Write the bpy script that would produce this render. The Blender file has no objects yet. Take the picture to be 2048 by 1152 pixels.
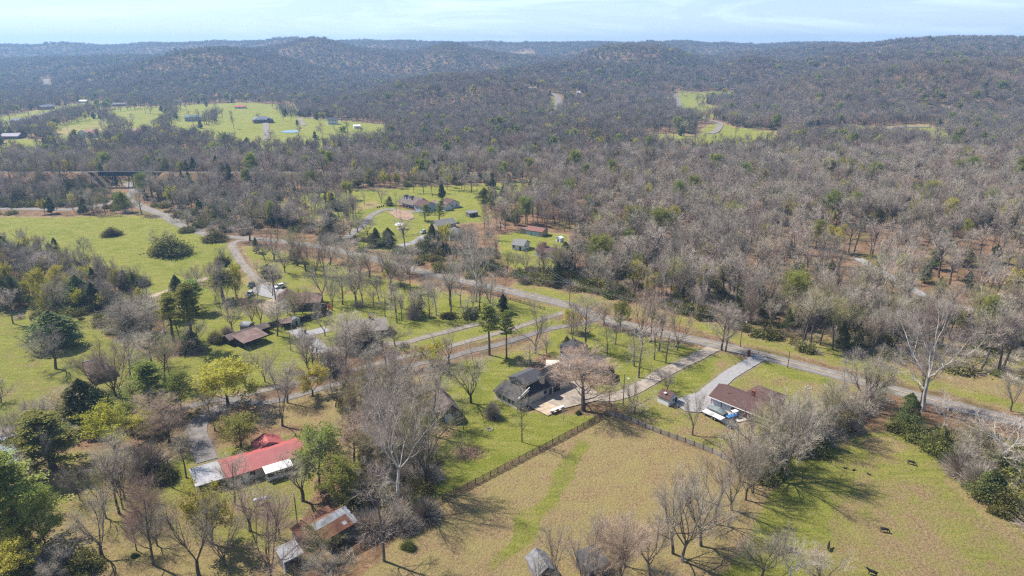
import bpy, bmesh, math, random, time
import numpy as np
from mathutils import Vector, Matrix
T0 = time.time()
rnd = random.Random(7)
R = math.radians
SC = bpy.context.scene
COL = SC.collection

# ------------------------------------------------------------------ camera, sky, sun, exposure
FOC, CAMZ = 1400.0, 95.0
PITCH = math.atan((576 - 95) / FOC)
cam_d = bpy.data.cameras.new('camera')
cam_d.sensor_width = 36
cam_d.lens = FOC / 2048 * 36
cam_d.clip_start = 1
cam_d.clip_end = 30000
cam = bpy.data.objects.new('camera', cam_d)
cam.location = (0, 0, CAMZ)
cam.rotation_euler = (R(90) - PITCH, 0, 0)
COL.objects.link(cam)
SC.camera = cam

SUN_EL, SUN_AZ = R(49), R(-62)      # azimuth measured from +Y towards +X; sun stands to the left and beyond
sun_vec = Vector((math.sin(SUN_AZ) * math.cos(SUN_EL), math.cos(SUN_AZ) * math.cos(SUN_EL), math.sin(SUN_EL)))
W = bpy.data.worlds.new('World')
SC.world = W
W.use_nodes = True
wt = W.node_tree
wt.nodes.clear()
N = wt.nodes.new
wo = N('ShaderNodeOutputWorld'); bg = N('ShaderNodeBackground')
sky = N('ShaderNodeTexSky')
sky.sky_type = 'NISHITA'; sky.sun_disc = False
sky.sun_elevation = SUN_EL; sky.sun_rotation = SUN_AZ
sky.altitude = 200; sky.air_density = 1.0; sky.dust_density = 0.5; sky.ozone_density = 2.0
# thin cirrus streaks in the sky itself
tc = N('ShaderNodeTexCoord'); mp = N('ShaderNodeMapping')
mp.inputs['Rotation'].default_value = (R(2), R(3), R(10)); mp.inputs['Scale'].default_value = (2.2, 1.4, 17)
nz = N('ShaderNodeTexNoise'); nz.inputs['Scale'].default_value = 1.6; nz.inputs['Detail'].default_value = 7; nz.inputs['Roughness'].default_value = 0.62
nz.inputs['Distortion'].default_value = 0.9
cr = N('ShaderNodeValToRGB'); cr.color_ramp.elements[0].position = 0.47; cr.color_ramp.elements[1].position = 0.80
ml = N('ShaderNodeMath'); ml.operation = 'MULTIPLY'; ml.inputs[1].default_value = 0.55
mx = N('ShaderNodeMix'); mx.data_type = 'RGBA'
tint = N('ShaderNodeMix'); tint.data_type = 'RGBA'; tint.blend_type = 'MULTIPLY'; tint.inputs[0].default_value = 1.0
tint.inputs[7].default_value = (0.86, 0.97, 1.16, 1)
L = wt.links.new
L(tc.outputs['Generated'], mp.inputs[0]); L(mp.outputs[0], nz.inputs['Vector']); L(nz.outputs['Fac'], cr.inputs[0])
L(cr.outputs[0], ml.inputs[0])
sxyz = N('ShaderNodeSeparateXYZ'); L(tc.outputs['Generated'], sxyz.inputs[0])
low = N('ShaderNodeMapRange'); low.inputs[1].default_value = 0.0; low.inputs[2].default_value = 0.16; low.inputs[3].default_value = 0.45; low.inputs[4].default_value = 0.0; L(sxyz.outputs['Z'], low.inputs[0])
ad = N('ShaderNodeMath'); ad.operation = 'ADD'; ad.use_clamp = True; L(ml.outputs[0], ad.inputs[0]); L(low.outputs[0], ad.inputs[1]); L(ad.outputs[0], mx.inputs[0])
 
L(sky.outputs[0], tint.inputs[6]); L(tint.outputs[2], mx.inputs[6])
mx.inputs[7].default_value = (11.4, 13.8, 17.8, 1)
L(mx.outputs[2], bg.inputs[0]); L(bg.outputs[0], wo.inputs[0])
bg.inputs[1].default_value = 0.066

sl = bpy.data.lights.new('sun', 'SUN'); sl.energy = 5.0; sl.angle = R(0.55); sl.color = (1.0, 0.94, 0.86)
so = bpy.data.objects.new('sun', sl); COL.objects.link(so)
so.rotation_euler = (-sun_vec).to_track_quat('-Z', 'Y').to_euler()
so.location = (-200, 200, 300)
SC.view_settings.view_transform = 'Standard'
try: SC.view_settings.look = 'None'
except Exception: pass
SC.view_settings.exposure = 0.80
SC.view_settings.gamma = 1
SC.cycles.max_bounces = 5
SC.cycles.use_denoising = False
SC.cycles.filter_width = 1.3
SC.cycles.sample_clamp_indirect = 4
SC.cycles.diffuse_bounces = 3
SC.cycles.volume_bounces = 0
SC.cycles.transparent_max_bounces = 8

# ------------------------------------------------------------------ terrain function
CP, SP = math.cos(PITCH), math.sin(PITCH)

def pix_slope(v):
    y = (576 - np.asarray(v, float)) / FOC
    return (-SP + y * CP) / (CP + y * SP), 1 / (CP + y * SP)

def _hash(ix, iy, s):
    n = (ix.astype(np.int64) * 374761393 + iy.astype(np.int64) * 668265263 + s * 1442695041) & 0x7fffffff
    n = ((n ^ (n >> 13)) * 1274126177) & 0x7fffffff
    return ((n ^ (n >> 16)) & 0xffff) / 65535.0

def vnoise(x, y, s=0):
    x = np.asarray(x, float); y = np.asarray(y, float)
    ix = np.floor(x); iy = np.floor(y); fx = x - ix; fy = y - iy
    fx = fx * fx * (3 - 2 * fx); fy = fy * fy * (3 - 2 * fy)
    a = _hash(ix, iy, s); b = _hash(ix + 1, iy, s); c = _hash(ix, iy + 1, s); d = _hash(ix + 1, iy + 1, s)
    return (a * (1 - fx) + b * fx) * (1 - fy) + (c * (1 - fx) + d * fx) * fy

def fbm(x, y, s=0, o=4):
    t = 0; a = 0.5; k = 0
    for i in range(o):
        t = t + a * vnoise(x * 2 ** i, y * 2 ** i, s + i * 17); k += a; a *= 0.5
    return t / k - 0.5

RIDGES = [  # depth, front width, back width, crest pixels (tree tops), tree height allowance
    (3700, 900, 1500, [(-900, 90), (-300, 90), (0, 88), (50, 92), (120, 84), (190, 91), (250, 88), (280, 84), (380, 83), (440, 80), (500, 81),
                        (600, 82), (700, 81), (800, 82), (900, 84), (1040, 85), (1200, 85), (1370, 84), (1450, 85), (1540, 88), (1700, 86), (2048, 85), (2900, 84)]),
    (2500, 760, 700, [(-900, 125), (-300, 120), (0, 118), (100, 111), (250, 110), (330, 112), (400, 108), (450, 104), (520, 98), (570, 89), (600, 80), (630, 76), (655, 80),
                       (700, 90), (760, 96), (830, 101), (870, 88), (900, 83), (940, 94), (1000, 106), (1100, 114), (1160, 110), (1230, 106), (1290, 104), (1350, 106), (1430, 112),
                       (1500, 104), (1600, 97), (1660, 89), (1720, 84), (1780, 79), (1850, 73), (1950, 75), (2048, 77), (2900, 80)]),
    (2000, 480, 300, [(-900, 215), (-300, 160), (0, 168), (120, 160), (230, 140), (330, 114), (400, 97), (450, 91), (500, 94), (560, 108), (640, 132), (720, 165), (800, 205), (860, 215), (2900, 215)]),
    (2080, 330, 300, [(-900, 215), (1040, 215), (1100, 150), (1160, 112), (1210, 95), (1260, 89), (1300, 91), (1350, 101), (1420, 124), (1480, 150), (1560, 128), (1660, 104), (1760, 98), (1850, 90), (2048, 92), (2900, 95)]),
    (1750, 400, 380, [(-900, 190), (0, 180), (200, 170), (420, 140), (560, 150), (700, 190), (850, 150), (1000, 140), (1150, 118), (1280, 128), (1400, 140), (1500, 112),
                      (1600, 118), (1750, 108), (1900, 103), (2048, 106), (2900, 110)]),
    (1300, 330, 300, [(600, 230), (680, 200), (750, 175), (800, 156), (880, 144), (960, 142), (1050, 150), (1150, 160), (1230, 182), (1300, 210), (1350, 240), (1420, 240),
                      (1480, 190), (1530, 170), (1600, 152), (1750, 132), (1900, 122), (2048, 117), (2300, 114), (2900, 114)]),
    (860, 160, 160, [(760, 300), (840, 258), (920, 240), (1000, 230), (1180, 228), (1280, 242), (1340, 300)]),
]
_RD = []
for D, wf, wb, pts in RIDGES:
    xs, zs = [], []
    for u, v in pts:
        s, k = pix_slope(v)
        xs.append((u - 1024) / FOC * k * D)
        zs.append(max(0.0, CAMZ + D * float(s) - (14 if D < 3000 else 13)))
    _RD.append((D, wf, wb, np.array(xs), np.array(zs)))

RAIL_GAP = (-290, -261)
def rail_line(X):
    X = np.asarray(X, float)
    Y = 500 + np.clip(X + 262, 0, 600) * 0.19
    Z = np.maximum(CAMZ - 0.168 * Y, 0.8)
    return Y, Z

def height(X, Y):
    X = np.asarray(X, float); Y = np.asarray(Y, float)
    acc = np.zeros(np.broadcast(X, Y).shape)
    wob = fbm(X / 420 + 3, Y / 420, 5, 4)
    rav = fbm(X / 170, Y / 230, 9, 4); rav2 = fbm(X / 520, Y / 420, 19, 3)
    for D, wf, wb, xs, zs in _RD:
        Yw = Y + wob * 0.35 * wf
        c = np.interp(X, xs, zs)
        c = c * (1 + 0.06 * fbm(X / 90, np.zeros_like(X) + D / 50, 3, 3))
        t = np.where(Yw < D, (Yw - (D - wf)) / wf, 1 - (Yw - D) / wb)
        t = np.clip(t, 0, 1); s = t * t * (3 - 2 * t)
        h = c * s + (120 * rav + 100 * rav2) * s * (1.06 - s) * 2 * (c / 80)
        acc = acc + np.maximum(h, 0) ** 5
    h = acc ** 0.2
    near = 1.0 * fbm(X / 70, Y / 70, 21, 2)
    fade = np.clip((np.hypot(X, Y) - 60) / 200, 0.15, 1)
    h = h + near * fade * 1.6 + np.clip((Y - 600) / 300, 0, 1) * 4 * (fbm(X / 160, Y / 160, 31, 3) + 0.1)
    # railway embankment with a gap for the lane
    ry, rz = rail_line(X)
    d = np.abs(Y - ry)
    b = np.clip((5.0 + rz * 1.5 - d) / (rz * 1.5 + 0.01), 0, 1)
    gap = np.clip(np.maximum(RAIL_GAP[0] - X, X - RAIL_GAP[1]) / 12 + 0.0, 0, 1)
    end = np.clip((150 - X) / 60, 0, 1)
    b = b * gap * end
    return h * (1 - b) + rz * b

def h1(x, y): return float(height(np.array([x]), np.array([y]))[0])

_tt = np.geomspace(60, 9000, 900)
def at(u, v, dz=0):
    """the point of the ground that stands at this bearing and depression"""
    x = (u - 1024) / FOC; y = (576 - v) / FOC
    d = np.array([x, CP + y * SP, -SP + y * CP])
    P = _tt[:, None] * d[None, :]
    P[:, 2] += CAMZ
    g = P[:, 2] - height(P[:, 0], P[:, 1])
    i = np.argmax(g < 0)
    if g[i] >= 0: i = len(g) - 1
    i = max(1, i)
    a = g[i - 1] / (g[i - 1] - g[i] + 1e-9)
    p = P[i - 1] * (1 - a) + P[i] * a
    return Vector((p[0], p[1], h1(p[0], p[1]) + dz))

def top_h(p, v):
    """height above the ground of something at ground point p whose top shows at row v"""
    s, k = pix_slope(v)
    return CAMZ + float(s) * p[1] - p[2]

def inpoly(X, Y, poly):
    """poly: (n,2) world points"""
    out = np.zeros(X.shape, bool)
    p = np.asarray(poly)
    bb = (X > p[:, 0].min()) & (X < p[:, 0].max()) & (Y > p[:, 1].min()) & (Y < p[:, 1].max())
    if not bb.any(): return out
    x = X[bb]; y = Y[bb]; r = np.zeros(x.shape, bool)
    n = len(p)
    for i in range(n):
        x1, y1 = p[i]; x2, y2 = p[(i + 1) % n]
        if y1 == y2: continue
        c = ((y1 > y) != (y2 > y)) & (x < (x2 - x1) * (y - y1) / (y2 - y1) + x1)
        r ^= c
    out[bb] = r
    return out

def wpoly(pts): return np.array([at(u, v)[:2] for u, v in pts])

# ------------------------------------------------------------------ helpers
def tag(o, label=None, cat=None, group=None, kind=None):
    if label: o['label'] = label
    if cat: o['category'] = cat
    if group: o['group'] = group
    if kind: o['kind'] = kind
    return o

def empty(name, loc, rz=0, **k):
    o = bpy.data.objects.new(name, None); COL.objects.link(o)
    o.location = loc; o.rotation_euler = (0, 0, rz); o.empty_display_size = 0.5
    return tag(o, **k)

def mesh_obj(name, me, parent=None, link=True):
    o = bpy.data.objects.new(name, me)
    if link: COL.objects.link(o)
    if parent: o.parent = parent
    return o

MATS = {}
def mat(name, col, rough=0.85, var=0.25, scale=1.0, col2=None, bump=0.0, metal=0.0, wave=None, detail=5, spec=0.3):
    if name in MATS: return MATS[name]
    m = bpy.data.materials.new(name); m.use_nodes = True
    nt = m.node_tree; b = nt.nodes['Principled BSDF']
    b.inputs['Roughness'].default_value = rough; b.inputs['Metallic'].default_value = metal
    b.inputs['Specular IOR Level'].default_value = spec
    tcn = nt.nodes.new('ShaderNodeTexCoord')
    n = nt.nodes.new('ShaderNodeTexNoise'); n.inputs['Scale'].default_value = scale; n.inputs['Detail'].default_value = detail
    n.inputs['Roughness'].default_value = 0.6
    nt.links.new(tcn.outputs['Object'], n.inputs['Vector'])
    r = nt.nodes.new('ShaderNodeValToRGB')
    r.color_ramp.elements[0].position = 0.32; r.color_ramp.elements[1].position = 0.68
    c2 = col2 or tuple(min(1, c * (1 + var)) for c in col)
    c1 = tuple(c * (1 - var) for c in col) if not col2 else col
    r.color_ramp.elements[0].color = (*c1, 1); r.color_ramp.elements[1].color = (*c2, 1)
    nt.links.new(n.outputs['Fac'], r.inputs[0])
    nt.links.new(r.outputs[0], b.inputs['Base Color'])
    hsrc = n.outputs['Fac']
    if wave:
        w = nt.nodes.new('ShaderNodeTexWave'); w.bands_direction = wave[0]; w.inputs['Scale'].default_value = wave[1]
        w.inputs['Distortion'].default_value = 0.1
        nt.links.new(tcn.outputs['Object'], w.inputs['Vector'])
        if len(wave) > 2 and wave[2]:
            mm = nt.nodes.new('ShaderNodeMix'); mm.data_type = 'RGBA'; mm.blend_type = 'MULTIPLY'; mm.inputs[0].default_value = wave[2]
            nt.links.new(r.outputs[0], mm.inputs[6]); nt.links.new(w.outputs['Color'], mm.inputs[7])
            nt.links.new(mm.outputs[2], b.inputs['Base Color'])
        hsrc = w.outputs['Fac']
    if bump:
        bp = nt.nodes.new('ShaderNodeBump'); bp.inputs['Strength'].default_value = bump; bp.inputs['Distance'].default_value = 0.05
        nt.links.new(hsrc, bp.inputs['Height']); nt.links.new(bp.outputs[0], b.inputs['Normal'])
    MATS[name] = m
    return m

def bx(bm, x0, x1, y0, y1, z0, z1, mi=0, M=None):
    vs = [bm.verts.new((x, y, z)) for z in (z0, z1) for x, y in ((x0, y0), (x1, y0), (x1, y1), (x0, y1))]
    if M is not None:
        for q in vs: q.co = M @ q.co
    for f in ((0, 3, 2, 1), (4, 5, 6, 7), (0, 1, 5, 4), (1, 2, 6, 5), (2, 3, 7, 6), (3, 0, 4, 7)):
        fc = bm.faces.new([vs[i] for i in f]); fc.material_index = mi
    return vs

def tube(bm, pts, rads, k=8, caps=True, mi=0):
    rings = []
    for i, p in enumerate(pts):
        p = Vector(p)
        d = (Vector(pts[min(i + 1, len(pts) - 1)]) - Vector(pts[max(i - 1, 0)])).normalized()
        a = d.orthogonal().normalized(); b = d.cross(a)
        rings.append([bm.verts.new(p + (a * math.cos(2 * math.pi * j / k) + b * math.sin(2 * math.pi * j / k)) * rads[i]) for j in range(k)])
    for r0, r1 in zip(rings, rings[1:]):
        for j in range(k):
            f = bm.faces.new((r0[j], r0[(j + 1) % k], r1[(j + 1) % k], r1[j])); f.material_index = mi
    if caps:
        bm.faces.new(rings[0][::-1]).material_index = mi; bm.faces.new(rings[-1]).material_index = mi

def part(name, fn, material, parent, bevel=0.0):
    bm = bmesh.new(); fn(bm)
    if bevel: bmesh.ops.bevel(bm, geom=bm.edges[:], offset=bevel, segments=1, affect='EDGES')
    bmesh.ops.recalc_face_normals(bm, faces=bm.faces[:])
    me = bpy.data.meshes.new(name); bm.to_mesh(me); bm.free()
    for m in (material if isinstance(material, (list, tuple)) else [material]): me.materials.append(m)
    return mesh_obj(name, me, parent)

# ------------------------------------------------------------------ roads (centre lines)
def spline(pts, n=10, z=None):
    P = [Vector(p) for p in pts]
    P = [P[0] * 2 - P[1]] + P + [P[-1] * 2 - P[-2]]
    out = []
    for i in range(1, len(P) - 2):
        for k in range(n):
            t = k / n
            a, b, c, d = P[i - 1:i + 3]
            out.append(0.5 * ((2 * b) + (c - a) * t + (2 * a - 5 * b + 4 * c - d) * t * t + (3 * b - a - 3 * c + d) * t ** 3))
    out.append(P[-2]); return out

ROADS = {
    'main': ([(248, 396), (268, 405), (292, 417), (330, 432), (375, 455), (430, 471), (520, 478), (620, 490), (700, 506), (780, 526), (860, 547), (950, 566), (1040, 587), (1130, 609), (1220, 641),
              (1330, 668), (1440, 691), (1560, 721), (1700, 757), (1850, 797), (2048, 847), (2250, 898)], 5.9),
    'branch': ([(-260, 412), (-60, 416), (60, 418), (130, 419), (200, 411), (248, 396)], 5.5),
    'under_bridge': ([(248, 396), (262, 388), (270, 380), (262, 372), (254, 366)], 6.0),
    'lane': ([(520, 478), (480, 482), (464, 489), (472, 507), (489, 533), (510, 556), (540, 572), (556, 582)], 3.6),
    'field_track': ([(470, 534), (452, 540), (405, 560), (350, 578), (290, 597)], 3.4),
    'upper_lane': ([(450, 798), (520, 783), (587, 766), (660, 751), (737, 733), (800, 716), (882, 698), (925, 686), (980, 671), (1022, 659), (1087, 638), (1140, 622)], 2.5),
    'lower_lane': ([(230, 846), (300, 833), (345, 822), (375, 814), (450, 798), (520, 806), (572, 797), (637, 779), (702, 762), (795, 741), (840, 727), (895, 716), (940, 703), (1000, 689), (1035, 678), (1100, 658), (1160, 648), (1200, 636)], 2.8),
    'house_drive': ([(642, 702), (717, 691), (807, 686), (844, 676), (937, 653), (985, 642)], 2.9),
    'gravel_drive': ([(590, 660), (605, 670), (628, 686), (648, 706)], 5.0),
    'gravel_drive_two': ([(612, 668), (632, 664), (655, 658)], 5.0),
    'red_drive': ([(470, 806), (430, 822), (398, 845), (396, 870), (405, 895), (415, 922)], 4.8),
    'concrete_drive': ([(1195, 796), (1222, 795), (1255, 786), (1290, 768), (1330, 745), (1380, 721), (1428, 697)], 4.6),
    'grey_drive': ([(1385, 815), (1405, 795), (1428, 775), (1462, 748), (1495, 729), (1522, 713)], 4.6),
    'wood_track': ([(1716, 517), (1755, 540), (1800, 565), (1860, 597), (1920, 616), (2048, 638), (2200, 660)], 4.4),
    'corner_lane': ([(-150, 872), (0, 868), (60, 860), (120, 850), (180, 848), (230, 846)], 6.5),
    'hill_drive': ([(690, 478), (720, 455), (745, 430), (775, 419), (820, 424), (860, 422)], 4.5),
    'valley_drive': ([(800, 492), (830, 485), (850, 472)], 5),
    'far_drive_house': ([(532, 246), (533, 262), (534, 280)], 7),
    'far_drive_a': ([(1106, 187), (1116, 196), (1118, 208), (1114, 222)], 10),
    'far_drive_b': ([(1350, 187), (1357, 205), (1362, 226), (1400, 237), (1438, 246), (1433, 262), (1420, 268)], 8),
    'far_drive_c': ([(40, 245), (80, 230), (110, 222)], 7),
    'far_road': ([(1690, 268), (1740, 262), (1800, 255), (1860, 254)], 9),
    'far_drive_e': ([(92, 158), (96, 170), (98, 180)], 12),
    'farm_drive': ([(598, 236), (604, 244), (609, 252)], 5),
}
RW = {}
for k, (pts, w) in ROADS.items():
    RW[k] = (spline([(*at(u, v)[:2], 0) for u, v in pts], 8), w)

# ------------------------------------------------------------------ ground zones
Z_GREEN = [  # pixels, strength
    (0.85, [(-300, 428), (0, 432), (200, 433), (260, 430), (335, 440), (420, 478), (460, 490), (480, 530), (462, 538), (400, 562), (330, 585), (285, 600), (265, 570), (190, 530), (100, 500), (0, 480), (-300, 470)]),
    (0.60, [(-300, 600), (140, 620), (185, 622), (235, 640), (220, 670), (330, 720), (420, 700), (600, 690), (640, 720), (600, 760), (450, 790), (340, 815), (150, 850), (0, 870), (-300, 880)]),
    (0.90, [(340, 585), (480, 562), (520, 565), (640, 590), (760, 605), (900, 600), (1040, 600), (1130, 615), (1100, 655), (1000, 672), (800, 700), (640, 700), (540, 690), (430, 700), (350, 690), (330, 640)]),
    (0.60, [(480, 490), (540, 496), (700, 535), (860, 575), (1030, 600), (900, 620), (640, 600), (560, 575), (505, 540)]),
    (0.85, [(545, 410), (600, 388), (760, 377), (930, 369), (1060, 360), (1050, 395), (960, 410), (980, 440), (900, 450), (840, 500), (720, 500), (700, 440), (600, 440), (545, 420)]),
    (0.85, [(990, 470), (1060, 455), (1140, 470), (1130, 540), (1060, 555), (1000, 520)]),
    (0.75, [(100, 285), (110, 255), (230, 215), (300, 212), (480, 205), (590, 210), (600, 235), (760, 248), (780, 262), (740, 290), (640, 300), (560, 300), (540, 310), (470, 285), (330, 272), (250, 262), (190, 300), (110, 300)]),
    (0.7, [(-120, 262), (0, 232), (110, 214), (205, 201), (212, 214), (110, 238), (40, 262), (-120, 282)]),
    (0.75, [(0, 300), (20, 275), (90, 280), (90, 305), (0, 312)]), (0.75, [(20, 240), (60, 225), (105, 215), (200, 205), (200, 220), (60, 250)]),
    (0.8, [(330, 262), (440, 240), (600, 255), (700, 262), (700, 285), (560, 300), (440, 290)]),
    (0.6, [(1280, 268), (1300, 292), (1400, 306), (1560, 300), (1560, 262), (1420, 256), (1400, 270), (1300, 266)]),
    (0.75, [(1345, 186), (1400, 183), (1475, 180), (1460, 196), (1400, 206), (1440, 216), (1440, 236), (1370, 236), (1352, 212)]),
    (0.75, [(1400, 250), (1430, 244), (1470, 255), (1540, 262), (1540, 292), (1440, 298), (1380, 272)]),
    (0.6, [(1620, 262), (1700, 252), (1800, 253), (1880, 255), (1900, 262), (1890, 292), (1840, 280), (1740, 278), (1620, 280)]),
    (0.8, [(1098, 192), (1112, 192), (1116, 215), (1102, 226), (1098, 210)]),
    (0.55, [(1150, 615), (1330, 645), (1500, 690), (1700, 740), (2300, 890), (2300, 870), (1720, 712), (1600, 690), (1500, 668), (1330, 620), (1180, 590), (1030, 560), (1010, 575)]),
    (0.75, [(1110, 640), (1190, 648), (1330, 680), (1430, 700), (1420, 770), (1330, 790), (1215, 800), (1140, 745), (1090, 690)]),
    (0.48, [(1425, 700), (1510, 712), (1700, 757), (1760, 800), (1650, 860), (1560, 880), (1420, 900), (1300, 860), (1240, 830), (1215, 800), (1300, 760)]),
    (0.95, [(1520, 726), (1560, 733), (1668, 760), (1670, 770), (1600, 758), (1530, 736)]),
    (0.90, [(1330, 790), (1350, 775), (1410, 778), (1380, 792), (1340, 798)]),
    (0.80, [(870, 760), (920, 720), (1000, 712), (1040, 740), (1010, 800), (1060, 830), (1215, 830), (850, 1012), (880, 900), (920, 850)]),
    (0.50, [(860, 740), (1000, 700), (1110, 690), (1020, 760), (900, 800)]),
    (0.60, [(1160, 870), (1185, 885), (1120, 1000), (1060, 1100), (990, 1152), (960, 1140), (1080, 980)]),
    (0.55, [(395, 930), (420, 900), (640, 850), (660, 900), (600, 1040), (420, 1000)]),
    (0.45, [(-300, 880), (400, 900), (420, 1000), (600, 1060), (600, 1250), (-300, 1250)]),
    (0.75, [(332, 925), (385, 915), (400, 968), (345, 985)]),
    (0.50, [(1690, 870), (1790, 856), (1845, 870), (1900, 930), (2040, 1060), (2400, 1350), (1400, 1350), (1540, 990), (1600, 900)]),
    (0.62, [(1500, 940), (1640, 870), (1700, 940), (1640, 1080), (1500, 1300), (1250, 1300), (1330, 1120)]),
    (0.45, [(1560, 680), (1720, 720), (1900, 740), (2048, 760), (2300, 800), (2300, 700), (1900, 680), (1700, 640)]),
]
Z_DRY = [
    (0.98, [(1210, 836), (1300, 863), (1425, 908), (1480, 930), (1560, 960), (1400, 1250), (640, 1250), (850, 1022)]),
    (0.85, [(470, 850), (560, 800), (700, 766), (800, 745), (870, 760), (920, 850), (880, 900), (850, 1010), (760, 1010), (690, 900), (640, 850)]),
    (0.60, [(-300, 1000), (300, 1050), (600, 1100), (640, 1250), (-300, 1250)]),
    (0.55, [(1850, 740), (1980, 745), (2300, 800), (2300, 880), (2048, 812), (1800, 760)]),
    (0.50, [(1730, 830), (1840, 850), (1960, 880), (2048, 900), (2300, 950), (2300, 1100), (2040, 1040), (1900, 915), (1840, 860)]),
    (0.40, [(1000, 700), (1110, 660), (1100, 700), (1000, 730)]),
    (0.40, [(280, 870), (380, 850), (420, 880), (380, 920), (300, 900)]),
    (0.55, [(455, 560), (505, 545), (540, 575), (500, 600), (430, 620)]),
    (0.6, [(100, 262), (220, 235), (225, 262), (150, 274)]), (0.5, [(360, 248), (430, 238), (440, 250), (380, 262)]),
    (0.6, [(1020, 104), (1068, 104), (1068, 111), (1022, 112)]), (0.6, [(1720, 255), (1860, 248), (1860, 252), (1730, 262)]),
    (0.7, [(1630, 215), (1650, 220), (1668, 232), (1630, 226)]), (0.8, [(1880, 205), (1895, 205), (1893, 226), (1876, 226)]),
    (0.35, [(610, 408), (640, 402), (650, 412), (612, 415)]), (0.8, [(740, 400), (770, 410), (700, 430), (720, 410)]),
    (0.55, [(920, 372), (950, 370), (955, 382), (925, 382)]),
    (0.75, [(1720, 875), (1790, 868), (1815, 890), (1780, 915), (1740, 905)]), (0.6, [(1870, 1110), (1900, 1120), (1910, 1150), (1870, 1145)]),
    (0.75, [(1900, 950), (1935, 975), (2060, 1090), (2050, 1110), (1960, 1040), (1890, 960)]),
]
GW = [(s, wpoly(p)) for s, p in Z_GREEN]
DW = [(s, wpoly(p)) for s, p in Z_DRY]

def near_line(X, Y, pts, w):
    """distance of many points to a polyline, limited to its bounding box"""
    P = np.array([(p[0], p[1]) for p in pts])
    d = np.full(X.shape, 1e9)
    bb = (X > P[:, 0].min() - w) & (X < P[:, 0].max() + w) & (Y > P[:, 1].min() - w) & (Y < P[:, 1].max() + w)
    if not bb.any(): return d
    x = X[bb]; y = Y[bb]; dd = np.full(x.shape, 1e9)
    for a, b in zip(P, P[1:]):
        ab = b - a; l2 = (ab ** 2).sum() + 1e-9
        t = np.clip(((x - a[0]) * ab[0] + (y - a[1]) * ab[1]) / l2, 0, 1)
        dd = np.minimum(dd, np.hypot(x - a[0] - t * ab[0], y - a[1] - t * ab[1]))
    d[bb] = dd
    return d

# ------------------------------------------------------------------ ground sheet
def build_ground():
    rr = np.concatenate([[8, 25, 45], np.geomspace(62, 5900, 980)])
    aa = np.concatenate([np.linspace(-180, -52, 60, endpoint=False), np.linspace(-52, 52, 1100), np.linspace(52, 180, 60)[1:-1]])
    A, RR = np.meshgrid(np.radians(aa), rr)
    X = (RR * np.sin(A)); Y = (RR * np.cos(A))
    Z = height(X, Y)
    nr, na = X.shape
    co = np.stack([X, Y, Z], -1).reshape(-1, 3)
    i = np.arange(nr - 1)[:, None] * na; j = np.arange(na)[None, :]; jn = (j + 1) % na
    f = np.stack([i + j, i + jn, i + na + jn, i + na + j], -1).reshape(-1, 4)
    nv = len(co)
    co = np.vstack([co, [[0, 0, h1(0, 0.1)]]])
    tri = np.stack([np.arange(na), np.full(na, nv), (np.arange(na) + 1) % na], -1)
    me = bpy.data.meshes.new('ground')
    me.vertices.add(len(co)); me.vertices.foreach_set('co', co.ravel())
    nl = f.size + tri.size
    me.loops.add(nl)
    me.loops.foreach_set('vertex_index', np.concatenate([f[:, ::-1].ravel(), tri[:, ::-1].ravel()]).astype(np.int32))
    me.polygons.add(len(f) + len(tri))
    st = np.concatenate([np.arange(len(f)) * 4, f.size + np.arange(len(tri)) * 3]).astype(np.int32)
    me.polygons.foreach_set('loop_start', st)
    me.update(); me.validate()
    me.polygons.foreach_set('use_smooth', np.ones(len(me.polygons), bool))
    # zones, with the edges of each patch broken up
    x = co[:, 0]; y = co[:, 1]
    dist = np.hypot(x, y)
    amp = np.clip(dist / 90, 2.2, 14)
    wx = x + amp * 2.2 * fbm(x / amp / 3, y / amp / 3, 41, 3); wy = y + amp * 2.2 * fbm(x / amp / 3, y / amp / 3, 57, 3)
    g = np.zeros(len(x)); d = np.zeros(len(x))
    for s, p in GW: g = np.maximum(g, s * inpoly(wx, wy, p))
    for s, p in DW:
        m = inpoly(wx, wy, p)
        d = np.maximum(d, s * m)
    # the long green swale through the tan pasture wins over dry
    sw = inpoly(wx, wy, GW[23][1]); d[sw] *= 0.45
    lane = np.full(len(x), 1e9)
    for k, (pts, w) in RW.items():
        dl = near_line(x, y, pts, 14) - w / 2
        lane = np.minimum(lane, dl)
    verge = np.clip(1 - lane / 1.6, 0, 1)
    tr = near_line(x, y, [Vector((-700, 500, 0)), Vector((-262, 500, 0)), Vector((60, 561, 0)), Vector((160, 580, 0))], 20)
    verge = np.maximum(verge, np.clip(1 - (tr - 2.6) / 1.5, 0, 1))
    c = np.stack([g, d, verge, np.ones(len(x))], -1).astype(np.float32)
    # a light smoothing in the grid so that patches do not end in a hard edge
    grid = c[:nv].reshape(nr, na, 4).copy()
    for it in range(7):
        gg = grid.copy()
        gg[1:-1, 1:-1, :2] = (grid[1:-1, 1:-1, :2] * 2 + grid[:-2, 1:-1, :2] + grid[2:, 1:-1, :2] + grid[1:-1, :-2, :2] + grid[1:-1, 2:, :2]) / 6
        grid = gg
    c[:nv] = grid.reshape(-1, 4)
    at_ = me.color_attributes.new('zone', 'FLOAT_COLOR', 'POINT')
    at_.data.foreach_set('color', c.ravel())
    o = mesh_obj('ground', me); o['kind'] = 'structure'
    me.materials.append(ground_mat())
    return o

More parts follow.
